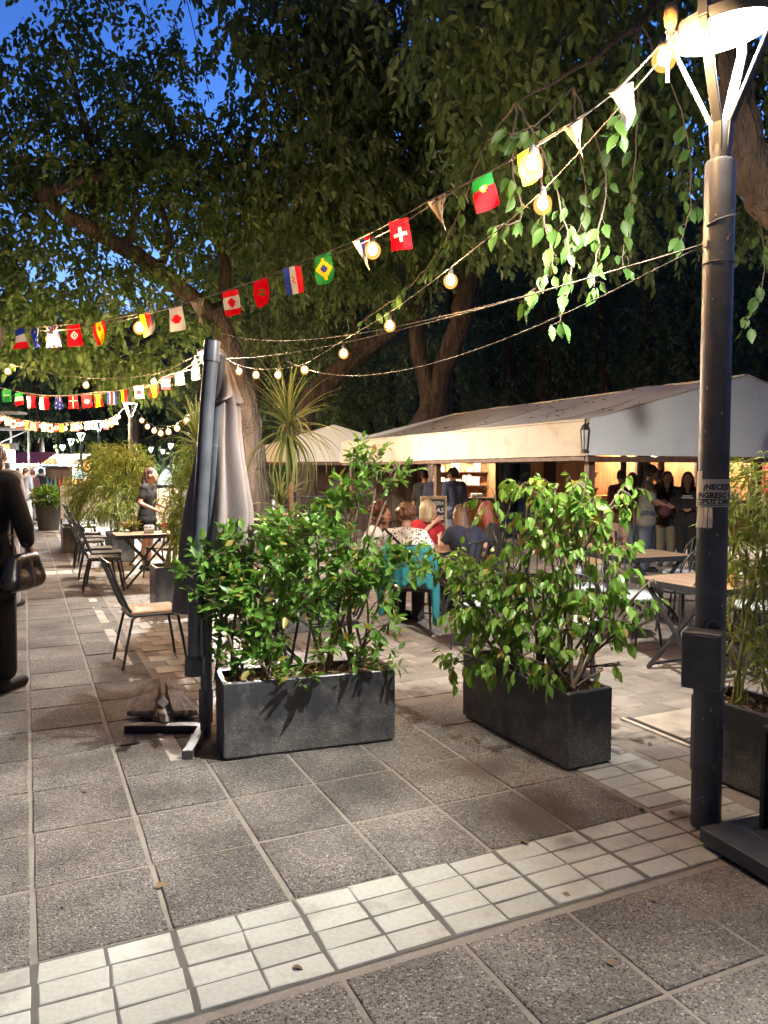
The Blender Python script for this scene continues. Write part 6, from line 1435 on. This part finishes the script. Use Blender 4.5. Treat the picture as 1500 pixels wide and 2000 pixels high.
# teal jacket over the chair back
jk = thing('jacket', 'teal jacket hung over the chair back of the woman in the spotted top', 'jacket', (.30, 7.72, 0), R(78))
mb = MB(); mb.cap((-.37, -.21, .87), .035, (-.37, .21, .87), .035, 10)
for k in range(10): y = -.21 + k*.0467; mb.cap((-.405 - .012*(k % 2), y, .85), .032, (-.375 - .016*((k*7) % 3), y*1.02, .50 + .03*((k*5) % 3)), .034, 10)
mb.cap((-.36, .25, .82), .035, (-.33, .27, .50), .045, 10); mb.cap((-.33, .27, .50), .045, (-.30, .27, .22), .035, 10); mb.cap((-.36, -.25, .82), .035, (-.33, -.27, .48), .045, 10); mb.cap((-.33, -.27, .48), .045, (-.30, -.27, .14), .035, 10)
blob(mb, 'shell', TEAL, jk, .011, 3)
# standing group by the kiosks
def pr_on(t, J, HM, B_):
    for z, w_ in ((1.17, .09), (1.20, .07)): MB().box((-w_, .120, z), (w_, .128, z + .014)).build('print', PAPER, t)
def holdbag(t, J, HM, B_):
    baseball_cap(fab('cap_dark', (.03, .018, .018)))(t, J, HM, B_)
    mb = MB(); mb.cap((.12, .26, .98), .10, (-.10, .28, .96), .10, 12); mb.cap((.12, .24, 1.10), .07, (-.1, .26, 1.08), .07, 12); blob(mb, 'held_jacket', MAROON, t, .014, 2)
def capper(c):
    f = baseball_cap(c)
    return f
G = 'people standing by the kiosks'
def ST(px, d, lb, face, H, **k):
    p = at(px, 1000, d); return person(lb, (p.x, p.y, 0), face, H, 'stand', k.pop('skin', SKIN2), k.pop('top', BLK), k.pop('sleeve', .45), k.pop('bottom', DENIM), k.pop('legs', 1), BLK, k.pop('hair', H_BLK), k.pop('style', 'short'), 2, k.pop('hyaw', 0), k.pop('hpitch', -4), k.pop('arms', None), k.pop('w', 1.0), k.pop('extra', None), G, .014, k.pop('fingers', False))
ST(1262, 12.3, 'man in grey T-shirt and dark cap holding a maroon jacket', -12, 1.66, top=GREY, style='cap', hair=H_BLK, w=1.12, extra=holdbag, arms={'elR': (.27, .06, 1.16), 'wrR': (.16, .26, 1.08), 'elL': (-.27, .06, 1.16), 'wrL': (-.16, .28, 1.1)}, fingers=True)
ST(1301, 13.0, 'dark haired woman in black top facing us, right of the man in the cap', -100, 1.56, style='long', bottom=KHAKI, skin=SKIN, arms={'elR': (.24, .08, 1.08), 'wrR': (.05, .24, 1.02), 'elL': (-.24, .08, 1.08), 'wrL': (-.05, .25, 1.02)})
ST(1342, 12.6, 'woman in black printed sweatshirt with sunglasses on her head, beside the lamp post', -112, 1.55, style='long', hair=H_BRN, sleeve=1, bottom=BLK, skin=SKIN, extra=pr_on, arms={'elR': (.24, .08, 1.08), 'wrR': (.06, .22, 1.0), 'elL': (-.24, .08, 1.08), 'wrL': (-.06, .24, 1.0)})
ST(1213, 13.4, 'dark haired person in brown top and pale shorts behind the right shrub', 80, 1.58, top=MAROON, bottom=fab('pale_pink', (.45, .33, .28)), legs=.42)
ST(1236, 14.0, 'person with light brown hair half hidden behind the man in the cap', 100, 1.54, hair=H_LBR, style='bob', top=GREY, bottom=fab('sky_denim', (.30, .42, .52)))
ST(1288, 13.9, 'person whose dark head shows between the man in the cap and the woman in black', 95, 1.57, hair=H_BRN)
ST(888, 14.3, 'man in navy T-shirt and cap, standing back to us beside the chalkboard', 118, 1.63, top=NAVY, bottom=fab('grey_trousers', (.13, .13, .15)), style='cap', hair=H_BLK, hyaw=45, extra=baseball_cap(fab('cap_olive', (.06, .065, .05))), w=1.1)
ST(853, 14.9, 'dark haired person in navy behind the chalkboard, back to us', 85, 1.60, top=NAVY, style='short', w=1.1)
ST(828, 15.3, 'person in black beside the big tree trunk, left of the chalkboard', 70, 1.58, style='short')
p = at(522, 1000, 16.); person('man in pale shirt sitting far behind the palm trunk', (p.x, p.y, 0), -15, 1.62, 'sit', SKIN2, fab('lilac', (.50, .48, .55)), .45, DENIM, 1, BLK, H_BLK, 'short', 20, 0, 0, None, 1.1, None, 'people far off', .016, False)
# far strollers on the promenade
for px, d, lb, fc, H, tp, bt_, hr in ((50, 23, 'stroller in blue-grey shirt on the promenade at the far left', 80, 1.68, fab('blue_grey', (.22, .26, .34)), WHT, H_BRN), (64, 25, 'stroller carrying a dark round bag, right of the one in blue-grey', 90, 1.62, MAROON, fab('pale_grey', (.42, .42, .44)), H_AUB), (80, 27, 'dark dressed stroller nearest the round planter', 75, 1.66, BLK, BLK, H_BLK), (36, 30, 'far stroller in dark clothes by the lit stalls', 95, 1.7, NAVY, DENIM, H_BLK)):
    p = at(px, 1000, d); person(lb, (p.x, p.y, 0), fc, H, 'stand', SKIN, tp, .45, bt_, 1, BLK, hr, 'short', 2, 0, 0, None, 1.0, None, 'people far off', .02, False, .12)
# ------------------------------------------------------------------ kiosks, chalkboard and far stalls
PINE = M('kiosk_wood', (.36, .17, .07), .6, .3, 8., .2, 40., stretch=(1, 1, .15)); DKW = M('kiosk_dark_wood', (.06, .032, .022), .6, .3, 8.)
SHELF_LIGHT = E('kiosk_strip_light', (1., .82, .62), 130.)
def kiosk(label, loc, rz, W, sign, sign_txt, goods, wall=None, seed=1, shutter=False):
    t = thing('kiosk', label, 'kiosk', loc, rz, 'lit wooden kiosks under the tan tent'); wall = wall or PINE; rr = random.Random(seed); D_ = 1.5; H = 2.5
    MB().box((0, D_ - .04, 0), (W, D_, H)).build('back_wall', wall, t); MB().box((0, 0, 0), (.05, D_ - .04, H)).build('side_wall', wall, t); MB().box((W - .05, 0, 0), (W, D_ - .04, H)).build('side_wall', wall, t); MB().box((-.08, -.25, H), (W + .08, D_, H + .06)).build('roof', DKW, t)
    MB().box((.05, .02, 0), (W - .05, .06, .92)).build('front_panel', wall, t); MB().box((.0, -.10, .92), (W, .45, .97), bev=.005).build('counter', DKW, t)
    MB().box((0, -.03, 1.98), (W, .02, 2.32), bev=.005).build('fascia', sign, t)
    if sign_txt:
        me = text_mesh(sign_txt, .20, .18, .004, .002); xs_ = [v.co.x for v in me.vertices]; k = (W*.72)/max(.1, max(xs_) - min(xs_)); k = min(k, 1.2)
        for v in me.vertices: x, y, z = v.co; v.co = (W*.14 + x*k, -.034 - z, 2.07 + y*k)
        link('lettering', me, t, M('sign_cream', (.75, .68, .55), .6))
    for x in (.06, W - .06): MB().box((x - .04, -.06, 0), (x + .04, .0, 1.98)).build('post', DKW, t)
    MB().box((.2, .35, 2.26), (W - .2, .42, 2.30)).build('strip_light', SHELF_LIGHT, t)
    for z in (1.25, 1.6, 1.95):
        MB().box((.05, D_ - .34, z - .02), (W - .05, D_ - .04, z)).build('shelf', DKW, t)
    x = .1
    for z in (1.25, 1.6):
        x = .1
        while x < W - .25:
            w = rr.uniform(.08, .2); h = rr.uniform(.12, .30); m = goods[rr.randrange(len(goods))]
            MB().box((x, D_ - .26, z + .002), (x + w, D_ - .10, z + h), bev=.006).build('goods', m, t); x += w + rr.uniform(.01, .05)
    for k in range(3): x = .15 + (W - .5)*k/2.5; MB().box((x, .12, .972), (x + rr.uniform(.15, .3), .30, .972 + rr.uniform(.08, .22)), bev=.01).build('goods', goods[rr.randrange(len(goods))], t)
    return t
gd = lambda n, c: M('goods_' + n, c, .5, .3, 20.)
GD = [gd('teal', (.10, .38, .42)), gd('red', (.45, .06, .05)), gd('cream', (.62, .52, .38)), gd('blue', (.08, .12, .35)), gd('orange', (.60, .25, .06)), gd('white', (.65, .64, .62)), gd('green', (.12, .28, .08)), gd('pink', (.55, .20, .25))]
k0 = Vector((4.0, 15.2, 0))
kiosk('plain wooden kiosk of blue and white goods at the near left under the grey gable', k0, YAW, 1.35, DKW, '', [GD[3], GD[5], GD[4]], PINE, 1)
kiosk('lit kiosk with cream script and teal goods behind the man in the cap', k0 + U*1.5, YAW, 1.5, DKW, 'Alimentos', GD, PINE, 2)
kiosk('lit kiosk left of the near lamp post, cream script over glass shelves', k0 + U*3.1, YAW, 1.6, DKW, 'Almacén', [GD[0], GD[5], GD[2]], PINE, 3)
kiosk('red painted kiosk right of the near lamp post, behind the bamboo', k0 + U*4.8, YAW, 1.8, M('kiosk_red', (.42, .05, .06), .5), '', GD, MATS['kiosk_red'], 4)
kiosk('orange lit kiosk behind the man in the navy T-shirt', at(815, 1000, 18.6) * 1 - Vector((0, 0, at(815, 1000, 18.6).z)), R(3), 2.0, DKW, '', [GD[2], GD[4], GD[5]], PINE, 5)
# timber partition with doors between kiosks
for i, px in enumerate((1048, 1098)):
    p = at(px, 1000, 14.8); t = thing('timber_column', ['left', 'right'][i] + ' of two pale timber columns framing a dark doorway behind the right shrub', 'column', (p.x, p.y, 0), YAW); MB().box((-.09, -.09, 0), (.09, .09, 2.4), bev=.01).build('shaft', PINE, t); MB().box((-.12, -.12, 2.25), (.12, .12, 2.4), bev=.01).build('capital', PINE, t)
p = at(1073, 1000, 15.0); dr = thing('cabin_door', 'dark timber door between the two pale columns', 'door', (p.x, p.y, 0), YAW); MB().box((-.3, -.02, 0), (.3, .04, 2.3)).build('leaf', DKW, dr)
for z in (.25, 1.25): MB().box((-.22, -.035, z), (.22, -.021, z + .8), bev=.008).build('panel', DKW, dr)
MB().lathe([(.02, 0), (.02, .03)], 8, (.24, -.06, 1.05)).build('handle', M('frame_metal', (.05, .05, .05), .3), dr)
for px, d, lb in ((1216, 13.6, 'left of two dark metal posts in front of the kiosks'), (1250, 14.2, 'right of two dark metal posts in front of the kiosks')):
    p = at(px, 1000, d); t = thing('steel_post', lb, 'post', (p.x, p.y, 0)); MB().lathe([(.09, 0), (.09, .02), (.055, .03), (.055, 2.3)], 14).build('shaft', POST_PAINT, t, 40)
# chalkboard
p = at(847, 1000, 12.0); cbd = thing('chalkboard', 'wood-framed chalkboard with white handwriting by the tree trunk', 'chalkboard', (p.x, p.y, 0), R(8))
MB().box((-.175, -.006, .55), (.175, .006, 1.17)).build('slate', M('slate_black', (.02, .024, .03), .7), cbd)
FRW = M('board_frame', (.40, .30, .18), .6)
for lo, hi in (((-.21, -.015, .5), (-.175, .015, 1.22)), ((.175, -.015, .5), (.21, .015, 1.22)), ((-.175, -.015, 1.17), (.175, .015, 1.22)), ((-.175, -.015, .5), (.175, .015, .55))): MB().box(lo, hi, bev=.004).build('frame', FRW, cbd)
for x in (-.19, .19): MB().bar((x, .0, .5), (x, -.08, 0), .03, .02).build('leg', FRW, cbd); MB().bar((x, .016, 1.1), (x, .42, 0), .03, .02).build('leg', FRW, cbd)
CHK = M('chalk', (.62, .68, .74), .9)
for i, (tx, sz) in enumerate((('CONEJERA', .085), ('PAPAS', .10), ('FRITAS', .10), ('COMBO', .09), ('MENU', .10))):
    me = text_mesh(tx, sz, .1, 0, .0012); xs_ = [v.co.x for v in me.vertices]; k = .31/(max(xs_) - min(xs_))
    for v in me.vertices: x, y, z = v.co; v.co = (-.155 + x*k, -.0085, 1.08 - i*.115 + y)
    link('lettering', me, cbd, CHK)
# dark railing behind the women
rl_ = thing('railing', 'dark metal railing behind the red haired woman', 'railing', at(985, 1000, 11.) - Vector((0, 0, at(985, 1000, 11.).z)), R(5))
MB().tube([(0, 0, 1.0), (1.1, 0, 1.0)], .018, 8).build('top_rail', BLACK_METAL, rl_, 60); MB().tube([(0, 0, .12), (1.1, 0, .12)], .014, 8).build('bottom_rail', BLACK_METAL, rl_, 60)
for k in range(10): MB().tube([(.02 + k*.117, 0, 0 if k in (0, 9) else .12), (.02 + k*.117, 0, 1.0)], .008, 6).build('baluster', BLACK_METAL, rl_, 60)
rl2 = thing('railing', 'dark metal railing under the cream tent behind the palm', 'railing', at(575, 1000, 17.) - Vector((0, 0, at(575, 1000, 17.).z)), R(4))
MB().tube([(0, 0, 1.05), (1.7, 0, 1.05)], .022, 8).build('top_rail', BLACK_METAL, rl2, 60)
for k in range(12): MB().tube([(.02 + k*.15, 0, 0), (.02 + k*.15, 0, 1.05)], .012, 6).build('baluster', BLACK_METAL, rl2, 60)
# tree-trunk column and dark cabin inside the cream tent
p = at(600, 1000, 20.6); t = thing('kiosk', 'dark timber kiosk under the cream tent behind the palm', 'kiosk', (p.x, p.y, 0), R(2)); MB().box((0, 0, 0), (3.2, 1.6, 2.0)).build('body', DKW, t)
for k in range(5): MB().box((.1 + k*.62, -.03, .9), (.62 + k*.62, -.001, 1.8), bev=.01).build('shutter', M('shutter_wood', (.12, .075, .06), .6), t)
# white panels behind the bamboo
for i, (x0, px1, d, lb) in enumerate(((118, 215, 20.5, 'long white panel fence seen through the far bamboo'), (290, 352, 17.5, 'white panel fence behind the waitress'))):
    A, B_ = at(x0, 1000, d), at(px1, 1000, d); t = thing('panel_fence', lb, 'fence', (A.x, A.y, 0), 0, 'white panel fences'); n = 3; w = (B_.x - A.x)/n
    for k in range(n): MB().box((k*w + .01, -.02, .35), ((k+1)*w - .01, .02, 1.22), bev=.008).build('panel', PLASTIC_W, t)
    for k in range(n + 1): MB().box((k*w - .02, .021, 0), (k*w + .02, .06, 1.25)).build('post', M('frame_metal', (.05, .05, .05), .3), t)
# far parasols and stalls
def open_parasol(px, d, py_top, rad, label, col):
    p = at(px, 1000, d); t = thing('open_parasol', label, 'parasol', (p.x, p.y, 0), .3, 'open parasols far down the promenade'); zt = at(px, py_top, d).z
    MB().lathe([(rad, zt - .55), (rad*.98, zt - .38), (rad*.5, zt - .14), (.02, zt), ], 8).build('canopy', col, t); MB().lathe([(.03, 0), (.03, zt)], 8).build('pole', BLACK_METAL, t, 40); MB().lathe([(.3, 0), (.3, .08), (.05, .1)], 10).build('base', BLACK_METAL, t)
SKYC = M('pale_blue_canvas', (.48, .58, .62), .8)
open_parasol(100, 31, 905, 1.15, 'pale blue parasol open far down the promenade, left of two', SKYC); open_parasol(124, 30, 907, .95, 'pale blue parasol open far down the promenade, right of two', SKYC); open_parasol(326, 26, 915, .30, 'folded pale blue parasol far behind the waitress', SKYC)
p = at(84, 1000, 27.); bsx = thing('bottle_shelf', 'lit shelf of bottles under the pale blue parasols', 'stall', (p.x, p.y, 0), R(10)); MB().box((0, 0, 0), (.9, .5, 1.05)).build('counter', DKW, bsx); MB().box((0, .45, 1.05), (.9, .5, 1.75)).build('back', WOOD, bsx); MB().box((0, 0, 1.75), (.9, .5, 1.80)).build('roof', DKW, bsx)
for k in range(6): MB().lathe([(.05, 1.052), (.055, 1.25), (.02, 1.36), (.02, 1.42)], 10, (.1 + k*.14, .25, 0)).build('bottle', GD[(k*3) % 8], bsx, 40)
# lit sign and stalls at the far left
p = at(-12, 1000, 24.); sg = thing('lightbox_sign', 'white lightbox under a grey board with orange letters at the far left edge', 'sign', (p.x, p.y, 0), 0)
zz = lambda py: at(0, py, 24.).z
MB().box((-.5, 0, zz(903)), (.64, .15, zz(880)), bev=.01).build('lightbox', E('lightbox', (1, .97, .92), 7.), sg); MB().box((-.7, -.02, zz(878)), (.76, .16, zz(865)), bev=.01).build('board', M('board_grey', (.25, .29, .33), .6), sg)
me = text_mesh('ANNA', .19, 0, .004, .004)
for v in me.vertices: x, y, z = v.co; v.co = (.08 + x*.86, -.026 - z, zz(876.5) + y)
link('lettering', me, sg, E('orange_letters', (1., .42, .06), 2.)); 
for x in (-.4, .45): MB().box((x - .04, .02, 0), (x + .04, .1, zz(903))).build('post', POST_PAINT, sg)
sc_ = thing('scaffold', 'pale metal scaffold platform above the lit sign at the far left', 'scaffold', (p.x, p.y + .6, 0)); STEEL = M('pale_steel', (.45, .47, .48), .4)
for a, b_ in (((0.30, 0, 0), (.30, 0, zz(812))), ((.86, 0, 0), (.86, 0, zz(838))), ((-.6, 0, 0), (-.6, 0, zz(812)))): MB().tube([a, b_], .035, 8).build('upright', STEEL, sc_, 60)
for z, x1 in ((zz(806), .7), (zz(838), 1.0)): MB().box((-.8, -.3, z), (x1, .3, z + .07)).build('platform', STEEL, sc_)
MB().tube([(.05, -.1, zz(862)), (.84, -.1, zz(840))], .025, 6).build('brace', STEEL, sc_, 60)
for i, (px, d, w, lb) in enumerate(((16, 34, 1.7, 'lit market stall with a red awning at the far left'), (60, 38, 2.6, 'lit market stall with a yellow board beside the far blue parasols'))):
    p = at(px, 1000, d); t = thing('market_stall', lb, 'stall', (p.x, p.y, 0), 0, 'lit market stalls at the far end'); MB().box((0, 0, 0), (w, 1.2, 1.0)).build('counter', DKW, t); MB().box((0, 1.15, 1.0), (w, 1.2, 2.2)).build('back', PINE, t)
    aw = MB(); aw.add([(0, -.5, 2.0), (w, -.5, 2.0), (w, 1.2, 2.5), (0, 1.2, 2.5), (0, -.5, 1.95), (w, -.5, 1.95), (w, 1.2, 2.45), (0, 1.2, 2.45)], [(0, 1, 2, 3), (7, 6, 5, 4), (0, 4, 5, 1), (1, 5, 6, 2), (2, 6, 7, 3), (3, 7, 4, 0)]); aw.build('awning', GD[1] if i == 0 else GD[2], t)
    MB().box((.2, .2, 1.90), (w - .2, .28, 1.95)).build('strip_light', E('stall_light', (1., .82, .6), 60.), t); MB().box((.3, -.3, 1.55), (w - .6, -.26, 1.85)).build('board', E('stall_board', (1., .75, .35), 2.5), t)
    for x in (.05, w - .05): MB().box((x - .04, -.45, 0), (x + .04, -.37, 2.0)).build('post', DKW, t)
flush_remesh()
